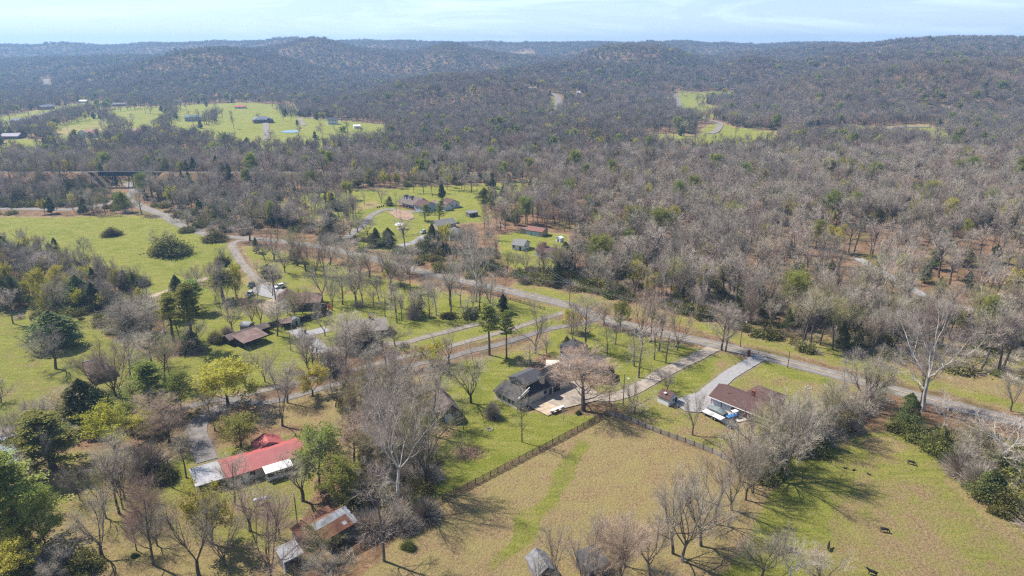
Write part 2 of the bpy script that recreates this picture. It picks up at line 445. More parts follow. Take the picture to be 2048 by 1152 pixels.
def ground_mat():
    m = bpy.data.materials.new('grass and leaf litter'); m.use_nodes = True
    nt = m.node_tree; b = nt.nodes['Principled BSDF']; b.inputs['Roughness'].default_value = 0.95
    b.inputs['Specular IOR Level'].default_value = 0.1
    nn = nt.nodes.new; L = nt.links.new
    geo = nn('ShaderNodeNewGeometry')
    at_ = nn('ShaderNodeAttribute'); at_.attribute_name = 'zone'
    sep = nn('ShaderNodeSeparateColor'); L(at_.outputs['Color'], sep.inputs[0])
    def noise(sc, det=5, rough=0.6, stretch=None):
        n = nn('ShaderNodeTexNoise'); n.inputs['Scale'].default_value = sc; n.inputs['Detail'].default_value = det; n.inputs['Roughness'].default_value = rough
        if stretch:
            mpp = nn('ShaderNodeMapping'); mpp.inputs['Scale'].default_value = stretch[:3]; mpp.inputs['Rotation'].default_value = (0, 0, stretch[3])
            L(geo.outputs['Position'], mpp.inputs[0]); L(mpp.outputs[0], n.inputs['Vector'])
        else: L(geo.outputs['Position'], n.inputs['Vector'])
        return n.outputs['Fac']
    def ramp(src, p0, p1, c0=(0, 0, 0), c1=(1, 1, 1)):
        r = nn('ShaderNodeValToRGB'); r.color_ramp.elements[0].position = p0; r.color_ramp.elements[1].position = p1
        r.color_ramp.elements[0].color = (*c0, 1); r.color_ramp.elements[1].color = (*c1, 1); L(src, r.inputs[0]); return r.outputs[0]
    def mixc(f, a, c):
        x = nn('ShaderNodeMix'); x.data_type = 'RGBA'
        (L(f, x.inputs[0]) if not isinstance(f, float) else setattr(x.inputs[0], 'default_value', f))
        for s, i in ((a, 6), (c, 7)):
            if isinstance(s, tuple): x.inputs[i].default_value = (*s, 1)
            else: L(s, x.inputs[i])
        return x.outputs[2]
    def math_(op, a, c, clamp=False):
        x = nn('ShaderNodeMath'); x.operation = op; x.use_clamp = clamp
        for s, i in ((a, 0), (c, 1)):
            if isinstance(s, (int, float)): x.inputs[i].default_value = s
            else: L(s, x.inputs[i])
        return x.outputs[0]
    fine = noise(1.6, 8, 0.75); mid = noise(0.16, 6, 0.65); big = noise(0.03, 4, 0.6); speck = noise(1.5, 8, 0.8)
    mow = noise(0.5, 3, 0.5, (0.25, 1.6, 1, 0.6))
    clod = noise(0.8, 9, 0.76)
    gr = mixc(ramp(big, 0.36, 0.62), (0.182, 0.208, 0.024), (0.285, 0.280, 0.050))
    gr = mixc(ramp(mid, 0.40, 0.60), gr, (0.320, 0.295, 0.075))
    gr = mixc(math_('MULTIPLY', ramp(mow, 0.42, 0.64), 0.7), gr, (0.185, 0.215, 0.030))
    gr = mixc(math_('MULTIPLY', ramp(clod, 0.53, 0.66), 0.55), gr, (0.310, 0.245, 0.085))
    gr = mixc(ramp(fine, 0.47, 0.72), gr, (0.105, 0.138, 0.018))
    dry = mixc(ramp(speck, 0.38, 0.60), (0.225, 0.155, 0.070), (0.430, 0.315, 0.165))
    dry = mixc(math_('MULTIPLY', ramp(mid, 0.44, 0.60), 0.7), dry, (0.350, 0.282, 0.118))
    dry = mixc(ramp(clod, 0.52, 0.64), dry, (0.385, 0.275, 0.145))
    dry = mixc(ramp(fine, 0.48, 0.72), dry, (0.125, 0.095, 0.040))
    lit = mixc(ramp(mid, 0.38, 0.62), (0.175, 0.105, 0.060), (0.400, 0.240, 0.135))
    lit = mixc(ramp(fine, 0.44, 0.68), lit, (0.070, 0.050, 0.032))
    lit = mixc(math_('MULTIPLY', ramp(big, 0.50, 0.62), 0.6), lit, (0.150, 0.155, 0.042))
    # patches: green strength decides how much of a patch is lush and how much has dried out
    gmask = math_('GREATER_THAN', sep.outputs[0], 0.02)
    gsm = math_('MULTIPLY', math_('ADD', sep.outputs[0], math_('MULTIPLY', math_('SUBTRACT', math_('ADD', mid, speck), 1.0), 0.9)), 2.6, True)
    gsm = math_('MULTIPLY', gsm, math_('MULTIPLY', sep.outputs[0], 6.0, True))
    breakup = math_('ADD', math_('MULTIPLY', mid, 0.85), math_('ADD', math_('MULTIPLY', clod, 0.35), math_('MULTIPLY', big, 0.7)))
    thr = math_('SUBTRACT', math_('ADD', breakup, sep.outputs[0]), 1.30)
    lush = math_('MULTIPLY', thr, 4.0, True)
    meadow = mixc(lush, dry, gr)
    col = mixc(gsm, lit, meadow)
    dthr = math_('MULTIPLY', math_('SUBTRACT', math_('ADD', breakup, sep.outputs[1]), 1.42), 4.0, True)
    dthr = math_('MULTIPLY', dthr, math_('MULTIPLY', sep.outputs[1], 3.0, True))
    drygrass = mixc(ramp(mid, 0.40, 0.75), dry, (0.335, 0.272, 0.105))
    col = mixc(dthr, col, drygrass)
    onlyd = math_('MULTIPLY', math_('SUBTRACT', sep.outputs[1], sep.outputs[0]), 2.0, True)
    col = mixc(onlyd, col, drygrass)
    vb = math_('MULTIPLY', sep.outputs[2], math_('MULTIPLY', speck, 1.3), True)
    col = mixc(vb, col, (0.290, 0.235, 0.160))
    L(col, b.inputs['Base Color'])
    bp = nn('ShaderNodeBump'); bp.inputs['Strength'].default_value = 1.0; bp.inputs['Distance'].default_value = 0.5
    L(math_('ADD', fine, math_('MULTIPLY', speck, 1.5)), bp.inputs['Height']); L(bp.outputs[0], b.inputs['Normal'])
    return m

build_ground()
print('ground', time.time() - T0)

# ------------------------------------------------------------------ road surfaces
def ribbon(name, pts, w, m, lift=0.07, off=0.0, cols=4, kind='structure', taper=None):
    P = np.array([(p[0], p[1]) for p in pts])
    seg = np.hypot(*np.diff(P, axis=0).T); s = np.concatenate([[0], np.cumsum(seg)])
    dm = np.hypot(P[:, 0], P[:, 1]).mean()
    n = int(s[-1] / max(1.2, dm / 250)) + 2
    q = np.linspace(0, s[-1], n)
    x = np.interp(q, s, P[:, 0]); y = np.interp(q, s, P[:, 1])
    tx = np.gradient(x); ty = np.gradient(y); l = np.hypot(tx, ty) + 1e-9; tx /= l; ty /= l
    vs = []
    for k in range(cols + 1):
        o = off + (k / cols - 0.5) * w
        edge = 0.25 * (vnoise(q / 2.5, q * 0 + k * 3, 77) - 0.5) * (1 if k in (0, cols) and w > 2 else 0)
        vs.append(np.stack([x + (o + edge) * ty, y - (o + edge) * tx], -1))
    vs = np.stack(vs, 1)
    Z = height(vs[..., 0], vs[..., 1]) + lift
    co = np.concatenate([vs, Z[..., None]], -1).reshape(-1, 3)
    i = np.arange(n - 1)[:, None] * (cols + 1); j = np.arange(cols)[None, :]
    f = np.stack([i + j, i + j + cols + 1, i + j + cols + 2, i + j + 1], -1).reshape(-1, 4)
    me = bpy.data.meshes.new(name); me.from_pydata(co.tolist(), [], f.tolist()); me.materials.append(m)
    # facing up
    if len(me.polygons) and me.polygons[0].normal.z < 0: me.flip_normals()
    o = mesh_obj(name, me); o['kind'] = kind
    return o

asphalt = mat('worn asphalt', (0.20, 0.183, 0.165), 0.95, 0.22, 0.35, bump=0.2)
gravel = mat('pale gravel', (0.225, 0.195, 0.160), 0.95, 0.28, 0.7, bump=0.4)
bluegravel = mat('grey gravel', (0.28, 0.27, 0.262), 0.95, 0.16, 0.9, bump=0.4)
dirt = mat('bare dirt track', (0.36, 0.28, 0.20), 0.95, 0.2, 0.6, bump=0.4)
concrete = mat('stained concrete', (0.22, 0.185, 0.145), 0.9, 0.3, 0.5, col2=(0.38, 0.32, 0.255), bump=0.15)
darkasph = mat('dark drive asphalt', (0.175, 0.158, 0.145), 0.95, 0.25, 0.5, bump=0.2)
yellow = mat('yellow road paint', (0.52, 0.36, 0.12), 0.8, 0.25, 0.8)
white_paint = mat('white paint', (0.78, 0.77, 0.74), 0.6, 0.06, 1.0)
RM = {'main': asphalt, 'branch': asphalt, 'under_bridge': asphalt, 'lane': gravel, 'field_track': dirt, 'upper_lane': gravel, 'lower_lane': darkasph, 'house_drive': gravel,
      'gravel_drive': bluegravel, 'gravel_drive_two': bluegravel, 'red_drive': darkasph, 'concrete_drive': concrete, 'grey_drive': bluegravel, 'wood_track': bluegravel,
      'corner_lane': concrete, 'hill_drive': asphalt, 'valley_drive': bluegravel}
RN = {'main': 'road', 'branch': 'road', 'under_bridge': 'road', 'wood_track': 'path', 'field_track': 'path', 'lane': 'lane', 'upper_lane': 'lane', 'lower_lane': 'lane'}
lift = 0.07
for k, (pts, w) in RW.items():
    far = k.startswith('far')
    lift += 0.006
    ribbon(RN.get(k, 'driveway'), pts, w, RM.get(k, gravel), lift=0.6 if far else lift, cols=6)
for s in (-0.13, 0.13):
    ribbon('road_marking', RW['main'][0], 0.13, yellow, lift=0.25 if False else 0.07 + 0.006 * 26, off=s, cols=1)

def pad(name, pix, m, lift=0.2):
    P = wpoly(pix)
    c = P.mean(0)
    bm = bmesh.new()
    n = 40
    xs = np.linspace(P[:, 0].min(), P[:, 0].max(), n); ys = np.linspace(P[:, 1].min(), P[:, 1].max(), n)
    vv = [bm.verts.new((x, y, h1(x, y) + lift)) for x, y in P]
    f = bm.faces.new(vv)
    bmesh.ops.triangulate(bm, faces=[f])
    bmesh.ops.subdivide_edges(bm, edges=bm.edges[:], cuts=4, use_grid_fill=True)
    for v in bm.verts: v.co.z = h1(v.co.x, v.co.y) + lift
    bmesh.ops.recalc_face_normals(bm, faces=bm.faces[:])
    me = bpy.data.meshes.new(name); bm.to_mesh(me); bm.free(); me.materials.append(m)
    if me.polygons[0].normal.z < 0: me.flip_normals()
    o = mesh_obj(name, me); o['kind'] = 'structure'; return o

pad('pavement', [(1054, 812), (1066, 802), (1102, 782), (1140, 765), (1160, 760), (1200, 790), (1205, 800), (1168, 808), (1127, 818), (1096, 832)], concrete, 0.24)
pad('pavement', [(1056, 813), (1080, 802), (1100, 808), (1128, 818), (1096, 833)], mat('older concrete', (0.40, 0.31, 0.22), 0.9, 0.3, 0.5, bump=0.2), 0.26)
pad('pavement', [(1345, 805), (1372, 792), (1400, 785), (1424, 800), (1470, 816), (1478, 842), (1440, 838), (1405, 826), (1370, 824)], bluegravel, 0.25)
pad('pavement', [(1455, 813), (1500, 822), (1512, 838), (1476, 846), (1452, 832)], mat('patio concrete', (0.40, 0.36, 0.31), 0.9, 0.2, 0.7), 0.27)
pad('pavement', [(508, 572), (520, 568), (560, 575), (575, 590), (560, 602), (520, 592), (505, 583)], bluegravel, 0.24)
pad('pavement', [(-20, 875), (50, 868), (62, 880), (40, 892), (-20, 893)], concrete, 0.27)
pad('pavement', [(-150, 893), (44, 893), (50, 908), (30, 936), (-150, 945)], mat('blue green hard court', (0.23, 0.29, 0.27), 0.9, 0.15, 0.3), 0.25)
pad('water', [(560, 264), (575, 261), (594, 261), (598, 264), (588, 266), (570, 266)], mat('pond water', (0.25, 0.32, 0.4), 0.08, 0.1, 0.05, spec=0.6), 0.4)
pad('yard', [(775, 425), (800, 419), (822, 425), (830, 436), (815, 441), (795, 438)], mat('mulch bed', (0.30, 0.20, 0.13), 0.95, 0.3, 0.6), 0.25)
pad('yard', [(515, 610), (545, 598), (575, 600), (585, 618), (550, 628), (525, 622)], dirt, 0.2)

# ballast and rails
def rail_track():
    xs = np.linspace(-700, 150, 300); ry, rz = rail_line(xs)
    pts = [Vector((x, y, 0)) for x, y in zip(xs, ry)]
    steel = mat('rail steel', (0.12, 0.09, 0.08), 0.5, 0.2, 1)
    bal = mat('ballast', (0.14, 0.125, 0.11), 0.95, 0.25, 1)
    def rib(bm, o, w, z0, z1):
        prev = None
        for x, y, z in zip(xs, ry, rz):
            vs = [bm.verts.new((x, y + o + a * w, z + b)) for a, b in ((-1, z0), (-1, z1), (1, z1), (1, z0))]
            if prev:
                for i in range(4): bm.faces.new((prev[i], prev[(i + 1) % 4], vs[(i + 1) % 4], vs[i]))
            prev = vs
    rt = empty('railway_track', (0, 0, 0), label='straight single railway track on its low embankment beyond the road', cat='railway track')
    def left(bm):
        for a in (xs[xs < RAIL_GAP[0] - 1], xs[xs > RAIL_GAP[1] + 1]):
            ya, za = rail_line(a); prev = None
            for x, y, z in zip(a, ya, za):
                vs = [bm.verts.new((x, y + s, z + b)) for s, b in ((-2.4, 0.02), (-1.5, 0.4), (1.5, 0.4), (2.4, 0.02))]
                if prev:
                    for i in range(3): bm.faces.new((prev[i], prev[i + 1], vs[i + 1], vs[i]))
                prev = vs
    part('ballast_bed', left, bal, rt)
    for s in (-0.72, 0.72): part('rail', lambda bm: rib(bm, s, 0.05, 0.42, 0.6), steel, rt)
rail_track()

def bridge():
    x0, x1 = RAIL_GAP[0] - 5, RAIL_GAP[1] + 5
    y, z = rail_line(np.array([(x0 + x1) / 2])); y = float(y[0]); z = float(z[0])
    br = empty('railway_bridge', ((x0 + x1) / 2, y, 0), label='dark steel railway trestle bridge crossing over the lane', cat='bridge')
    dk = mat('dark bridge steel', (0.035, 0.042, 0.055), 0.7, 0.3, 0.5)
    hl = (x1 - x0) / 2
    def girder(bm):
        for s in (-1.7, 1.7): bx(bm, -hl, hl, s - 0.15, s + 0.15, z - 2.6, z + 0.12)
        for i in range(17):
            x = -hl + 2 * hl * i / 16
            for s in (-1.9, 1.9): bx(bm, x - 0.12, x + 0.12, s - 0.06, s + 0.06, z - 2.6, z + 0.1)
    part('girder', girder, dk, br)
    part('deck', lambda bm: bx(bm, -hl, hl, -2.2, 2.2, z + 0.13, z + 0.36), mat('weathered sleepers', (0.09, 0.08, 0.075), 0.9), br)
    def rail(bm):
        for s in (-2.15, 2.15):
            for i in range(20):
                x = -hl + 2 * hl * i / 19; bx(bm, x - 0.05, x + 0.05, s - 0.05, s + 0.05, z + 0.36, z + 1.4)
            bx(bm, -hl, hl, s - 0.05, s + 0.05, z + 1.4, z + 1.5)
    part('railing', rail, mat('grey handrail', (0.2, 0.23, 0.26), 0.6), br)
    for xx in (-8.5, 3.5, 8):
        def tower(bm):
            g = h1(br.location.x + xx, y)
            for sx in (-1, 1):
                for sy in (-1, 1): tube(bm, [(xx + sx * 1.8, sy * 4, g - 0.5), (xx + sx * 1.2, sy * 1.5, z - 2.6)], [0.32, 0.28], 6)
            for k in range(3):
                za = g + (z - 2.6 - g) * k / 3; zb = g + (z - 2.6 - g) * (k + 1) / 3
                wa = 4 - 2.5 * k / 3; wb = 4 - 2.5 * (k + 1) / 3
                tube(bm, [(xx, -wa, za), (xx, wb, zb)], [0.12, 0.12], 4); tube(bm, [(xx, wa, za), (xx, -wb, zb)], [0.12, 0.12], 4)
        part('trestle_tower', tower, dk, br)
bridge()

# ------------------------------------------------------------------ building materials
shingle_b = mat('reddish brown shingles', (0.098, 0.055, 0.047), 0.9, 0.22, 1.5, bump=0.3, wave=('Z', 3.5))
shingle_g = mat('charcoal shingles', (0.042, 0.041, 0.044), 0.9, 0.22, 1.2, bump=0.3, wave=('Z', 3.5))
shingle_l = mat('grey shingles', (0.20, 0.195, 0.19), 0.9, 0.2, 1.2, bump=0.3, wave=('Z', 3.5))
shingle_o = mat('old brown shingles', (0.145, 0.115, 0.10), 0.95, 0.3, 0.7, bump=0.3, wave=('Z', 3.5))
red_metal = mat('faded red metal roofing', (0.45, 0.115, 0.105), 0.5, 0.12, 0.5, wave=('X', 1.7, 0.28), bump=0.7)
rust_metal = mat('rusted corrugated sheets', (0.13, 0.06, 0.04), 0.8, 0.3, 0.45, col2=(0.36, 0.14, 0.075), wave=('X', 3.5, 0.4), bump=0.8)
zinc = mat('weathered zinc sheets', (0.20, 0.20, 0.21), 0.5, 0.25, 0.8, col2=(0.46, 0.465, 0.48), wave=('X', 3.0, 0.15), bump=0.6)
greymetal = mat('pale ribbed sheets', (0.42, 0.41, 0.42), 0.6, 0.15, 0.7, wave=('Y', 2.6, 0.25), bump=0.6)
brownroof = mat('mottled brown roof', (0.15, 0.095, 0.08), 0.9, 0.3, 0.45, col2=(0.29, 0.20, 0.17), wave=('X', 1.6, 0.25), bump=0.4)
brick = mat('red brick', (0.20, 0.075, 0.05), 0.9, 0.25, 2.0, bump=0.2)
cream = mat('cream siding', (0.60, 0.54, 0.43), 0.8, 0.07, 0.8, wave=('Z', 4.0, 0.1), bump=0.4)
whites = mat('white siding', (0.70, 0.71, 0.72), 0.7, 0.05, 0.8, wave=('Z', 4.0, 0.1), bump=0.4)
tan_s = mat('tan siding', (0.42, 0.35, 0.26), 0.85, 0.1, 0.8, wave=('Z', 4.0, 0.1), bump=0.4)
oldwood = mat('old grey boards', (0.15, 0.13, 0.12), 0.95, 0.35, 0.8, col2=(0.30, 0.26, 0.22), wave=('X', 3.0, 0.4), bump=0.6)
darkwood = mat('dark stained boards', (0.055, 0.04, 0.033), 0.9, 0.3, 0.8, wave=('X', 3.0, 0.3), bump=0.5)
fencewood = mat('brown fence boards', (0.13, 0.085, 0.06), 0.9, 0.3, 0.9)
greyfence = mat('grey fence boards', (0.27, 0.25, 0.23), 0.9, 0.25, 0.9)
glassm = mat('window glass', (0.03, 0.04, 0.05), 0.12, 0.2, 0.5, spec=0.8)
trimm = mat('white trim', (0.76, 0.75, 0.72), 0.7, 0.05, 1)
dooro = mat('dark opening', (0.02, 0.018, 0.016), 0.9, 0.2, 1)
garage_m = mat('white garage door', (0.62, 0.64, 0.66), 0.6, 0.04, 1, wave=('Z', 1.9, 0.12), bump=0.6)
palemetal = mat('pale blue metal', (0.42, 0.52, 0.56), 0.6, 0.1, 1, wave=('X', 3, 0.1), bump=0.4)

class Bld:
    def __init__(s, name, label, cat, p0, p1, group=None, z=None):
        a = at(*p0); b = at(*p1)
        c = (a + b) / 2; c.z = min(a.z, b.z) if z is None else z
        s.L = (b - a).xy.length; s.h = s.L / 2
        s.o = empty(name, c, math.atan2(b.y - a.y, b.x - a.x), label=label, cat=cat, group=group)
    def block(s, x0, x1, y0, y1, wh, rh, ridge='x', wall=cream, roof=shingle_g, z0=-0.6, over=0.45, rk=0.5, wallname='wall', roofname='roof'):
        g = {'x': 0, 'y': 1}.get(ridge)
        zt = wh
        xm = (x0 + x1) / 2; ym = y0 + (y1 - y0) * rk
        def w(bm):
            bx(bm, x0, x1, y0, y1, z0, zt)
            if ridge == 'x':
                for x in (x0 + 0.003, x1 - 0.203):
                    v = [bm.verts.new(p) for p in ((x, y0, zt), (x, y1, zt), (x, ym, zt + rh), (x + 0.2, y0, zt), (x + 0.2, y1, zt), (x + 0.2, ym, zt + rh))]
                    for f in ((0, 1, 2), (3, 5, 4), (0, 3, 4, 1), (1, 4, 5, 2), (2, 5, 3, 0)): bm.faces.new([v[i] for i in f])
            if ridge == 'y':
                for y in (y0 + 0.003, y1 - 0.203):
                    v = [bm.verts.new(p) for p in ((x0, y, zt), (x1, y, zt), (xm, y, zt + rh), (x0, y + 0.2, zt), (x1, y + 0.2, zt), (xm, y + 0.2, zt + rh))]
                    for f in ((0, 1, 2), (3, 5, 4), (0, 3, 4, 1), (1, 4, 5, 2), (2, 5, 3, 0)): bm.faces.new([v[i] for i in f])
            if ridge in ('shed_y', 'shed_x'):
                pass
        if wall is not None: part(wallname, w, wall, s.o)
        t = 0.16
        def slab(bm, q):
            v = [bm.verts.new(p) for p in q] + [bm.verts.new((p[0], p[1], p[2] - t)) for p in q]
            n = len(q)
            bm.faces.new(v[:n]); bm.faces.new(v[n:][::-1])
            for i in range(n): bm.faces.new((v[i], v[n + i], v[n + (i + 1) % n], v[(i + 1) % n]))
        def r(bm):
            o = over; z = zt + 0.2
            if ridge == 'x':
                sf = rh / max(ym - y0, .1); sb = rh / max(y1 - ym, .1)
                slab(bm, [(x0 - o, y0 - o, z - sf * o), (x1 + o, y0 - o, z - sf * o), (x1 + o, ym, z + rh), (x0 - o, ym, z + rh)])
                slab(bm, [(x0 - o, ym + .002, z + rh), (x1 + o, ym + .002, z + rh), (x1 + o, y1 + o, z - sb * o), (x0 - o, y1 + o, z - sb * o)])
            elif ridge == 'y':
                sf = rh / ((x1 - x0) / 2)
                slab(bm, [(x0 - o, y0 - o, z - sf * o), (xm, y0 - o, z + rh), (xm, y1 + o, z + rh), (x0 - o, y1 + o, z - sf * o)])
                slab(bm, [(xm + .002, y0 - o, z + rh), (x1 + o, y0 - o, z - sf * o), (x1 + o, y1 + o, z - sf * o), (xm + .002, y1 + o, z + rh)])
            elif ridge == 'hip':
                a, b, c, d = (x0 - o, y0 - o, z), (x1 + o, y0 - o, z), (x1 + o, y1 + o, z), (x0 - o, y1 + o, z)
                k = (y1 - y0) / 2 + o
                if x1 - x0 > y1 - y0: e, f = (x0 - o + k, ym, z + rh), (x1 + o - k, ym, z + rh); F = [(a, b, f, e), (b, c, f), (c, d, e, f), (d, a, e)]
                else:
                    k = (x1 - x0) / 2 + o
                    e, f = (xm, y0 - o + k, z + rh), (xm, y1 + o - k, z + rh); F = [(a, b, e), (b, c, f, e), (c, d, f), (d, a, e, f)]
                for q in F: bm.faces.new([bm.verts.new(p) for p in q])
                bm.faces.new([bm.verts.new((p[0], p[1], p[2] - .01)) for p in (d, c, b, a)])
            elif ridge == 'shed_y':   # high at the back
                slab(bm, [(x0 - o, y0 - o, z), (x1 + o, y0 - o, z), (x1 + o, y1 + o, z + rh), (x0 - o, y1 + o, z + rh)])
            elif ridge == 'shed_l':   # high at the right side
                slab(bm, [(x0 - o, y0 - o, z), (x1, y0 - o, z + rh), (x1, y1 + o, z + rh), (x0 - o, y1 + o, z)])
        return part(roofname, r, roof, s.o)
    def _plate(s, side, pos, a, z, w, h, off, th):
        def fn(bm):
            if side == 'f': bx(bm, a - w / 2, a + w / 2, pos - off - th, pos - off + 0.02, z, z + h)
            if side == 'b': bx(bm, a - w / 2, a + w / 2, pos + off - .02, pos + off + th, z, z + h)
            if side == 'l': bx(bm, pos - off - th, pos - off + 0.02, a - w / 2, a + w / 2, z, z + h)
            if side == 'r': bx(bm, pos + off - .02, pos + off + th, a - w / 2, a + w / 2, z, z + h)
        return fn
    def window(s, side, pos, a, z=1.0, w=1.1, h=1.2, frame=None):
        f = part('window', s._plate(side, pos, a, z, w + .24, h + .24, 0, .06), frame or trimm, s.o)
        p = part('pane', s._plate(side, pos, a, z + .12, w, h, .062, .02), glassm, f)
        return f
    def door(s, side, pos, a, w=1.0, h=2.1, m=None, name='door', z=0):
        return part(name, s._plate(side, pos, a, z, w, h, 0.01, .05), m or dooro, s.o)
    def chimney(s, x, y, z0, z1, w=0.9, m=None):
        def fn(bm):
            bx(bm, x - w / 2, x + w / 2, y - w / 3, y + w / 3, z0, z1); bx(bm, x - w / 2 - .08, x + w / 2 + .08, y - w / 3 - .08, y + w / 3 + .08, z1 + .003, z1 + .15)
        return part('chimney', fn, m or brick, s.o)
    def posts(s, xs, y, h, m=None, w=.12, name='post', z0=-.3):
        for x in xs: part(name, lambda bm: bx(bm, x - w / 2, x + w / 2, y - w / 2, y + w / 2, z0, h), m or trimm, s.o)

# --- red roofed ranch house
b = Bld('ranch_house', 'long cream ranch house with a faded red metal roof and white side carport', 'house', (457, 974), (612, 926))
h = b.h
b.block(-h, h, 0, 8.0, 2.6, 1.5, wall=cream, roof=red_metal)
b.block(-h + 8.6, -h + 14.6, 8.02, 12.0, 2.55, 1.35, 'y', wall=cream, roof=red_metal)
b.block(-h - 6.6, -h - 0.5, 0.3, 8.0, 2.3, 0.25, 'shed_y', wall=None, roof=greymetal, roofname='carport_roof', over=.1)
b.posts([-h - 6.5], .4, 2.3); b.posts([-h - 6.5], 7.7, 2.4); b.posts([-h - 3.5], .4, 2.3)
b.block(1.6 - 2.6, 1.6 + 3.4, -3.0, -0.6, 2.25, 0.35, 'shed_y', wall=None, roof=mat('white porch roof', (0.72, 0.72, 0.72), .5, .06, 1), roofname='porch_roof', over=.2)
part('porch_floor', lambda bm: bx(bm, -1, 5, -3, -.01, -.5, .25), concrete, b.o)
part('porch_railing', lambda bm: [bx(bm, -1, 5, -3.0, -2.94, .3, 1.05)], whites, b.o)
b.posts([-.9, 1.1, 3.0, 4.9], -2.9, 2.3, z0=.25)
for x, w in ((-h + 2.2, 1.0), (-h + 5.3, .9)): b.window('f', 0, x, 1.2, w, .9)
b.window('f', 0, 7.6, 1.0, 1.2, 1.2)
b.door('f', 0, -h + 3.9, .95, 2.05, trimm); b.door('f', 0, 2.2, 1.8, 2.1)
part('shutter', b._plate('f', 0, -h + 5.95, 1.1, .35, 1.2, .02, .04), mat('dark red shutter', (.12, .02, .02), .8), b.o)
part('shutter', b._plate('f', 0, -h + 2.9, 1.1, .35, 1.2, .02, .04), MATS['dark red shutter'], b.o)
b.window('r', h, 4, 1.0, 1.1, 1.1)

# --- rusty barn
b = Bld('barn', 'open-sided old barn with streaked rusty tin roof and a zinc strip on its ridge', 'barn', (652, 1102), (712, 1066))
h = b.h
b.block(-h, h, 0, 6.2, 2.9, 1.5, wall=None, roof=rust_metal, rk=.62, over=.5)
part('wall', lambda bm: [bx(bm, -h, h, 6.0, 6.2, -.4, 2.9), bx(bm, -h, -h + .15, 0, 6.0, -.4, 2.9), bx(bm, h - .15, h, 0, 6.0, -.4, 2.7)], oldwood, b.o)
b.posts([-h + .1 + i * (2 * h - .2) / 5 for i in range(1, 5)], .1, 2.9, oldwood, .2)
part('inner_wall', lambda bm: bx(bm, -h + .2, h - .2, 2.6, 2.75, -.4, 3.6), darkwood, b.o)
def zs(bm):
    sf = 1.5 / (6.2 * .62)
    for (y0_, y1_) in ((2.2, 3.82),):
        v = [(-h - .5, y0_), (h + .5, y0_), (h + .5, y1_), (-h - .5, y1_)]
        bm.faces.new([bm.verts.new((x, y, 3.1 + sf * y + .03)) for x, y in v])
    bm.faces.new([bm.verts.new((x, y, 3.1 + sf * y + .035)) for x, y in ((h - .6, -.4), (h + .52, -.4), (h + .52, 2.3), (h - .6, 2.3))])
    bm.faces.new([bm.verts.new((x, y, 3.1 + sf * y + .035)) for x, y in ((h - 2.5, .3), (h - 1.6, .3), (h - 1.6, 1.1), (h - 2.5, 1.1))])
part('roof_sheets', zs, zinc, b.o)
b.block(-h - 2.5, -h - .1, 3.8, 8.0, 1.9, .8, 'shed_y', wall=oldwood, roof=rust_metal, over=.25, wallname='lean_to_wall', roofname='lean_to_roof')
b.block(-h + .5, h - .5, 6.22, 9.2, 1.7, .5, 'shed_y', wall=oldwood, roof=mat('fallen rusty sheets', (.20, .10, .07), .9, .35, .8, wave=('X', 3, .3)), over=.2, wallname='lean_to_wall', roofname='lean_to_roof')
pad('path', [(594, 1058), (610, 1052), (624, 1066), (610, 1074)], mat('rotten planks', (.30, .19, .13), .95, .3, 1, wave=('X', 3, .3)), .3)
pad('path', [(608, 1076), (625, 1066), (632, 1074), (618, 1084)], concrete, .34)

b = Bld('shed', 'small shed with weathered grey tin roof left of the rusty barn', 'shed', (572, 1146), (607, 1128))
h = b.h
b.block(-h, h, 0, 3.4, 2.5, .9, 'shed_y', wall=oldwood, roof=zinc, over=.3)
part('side_post', lambda bm: bx(bm, -h - .35, -h - .2, -.3, -.1, -.3, 2.6), trimm, b.o)
b.door('f', 0, .3, 2.0, 2.0)
b = Bld('tin_roof_shed', 'grey tin-roofed shed half cut off by the bottom edge of the pasture', 'shed', (1076, 1172), (1110, 1162))
b.block(-b.h, b.h, 0, 5, 2.6, 1.3, 'y', wall=oldwood, roof=mat('dull grey tin', (.10, .10, .105), .7, .3, .8, col2=(.24, .24, .25), wave=('X', 3, .3))); b.door('f', 0, 0, 1.6, 2)
b = Bld('hay_shed', 'dark weathered shed under bare trees at the bottom of the pasture', 'shed', (1178, 1164), (1216, 1148))
b.block(-b.h, b.h, 0, 4.5, 2.4, .9, 'shed_y', wall=oldwood, roof=mat('grey stained sheets', (.10, .10, .10), .8, .3, .5, wave=('X', 3, .3)), over=.3); b.door('f', 0, -1, 1.6, 2)

# --- detached brown garage
b = Bld('garage', 'detached brown-shingled garage with a white side door amid bare trees', 'garage', (889, 846), (919, 838))
b.o.rotation_euler.z += R(-6)
h = b.h
b.block(-h, h, 0, 9.5, 2.7, 2.2, 'y', wall=mat('dark brown siding', (.10, .08, .07), .9, .2, 1), roof=shingle_o, over=.5)
b.block(-h - 4.5, -h - .1, 1, 8.5, 2.3, .5, 'shed_l', wall=mat('dark brown siding', (.1, .08, .07)), roof=shingle_o, over=.3, wallname='annex_wall', roofname='annex_roof')
b.door('f', 0, -h + 1.2, 2.0, 2.2, mat('pale blue grey door', (.5, .57, .62), .6, .05, 1), 'garage_door')
b.window('f', 0, 1.4, 1.1, .9, .9)

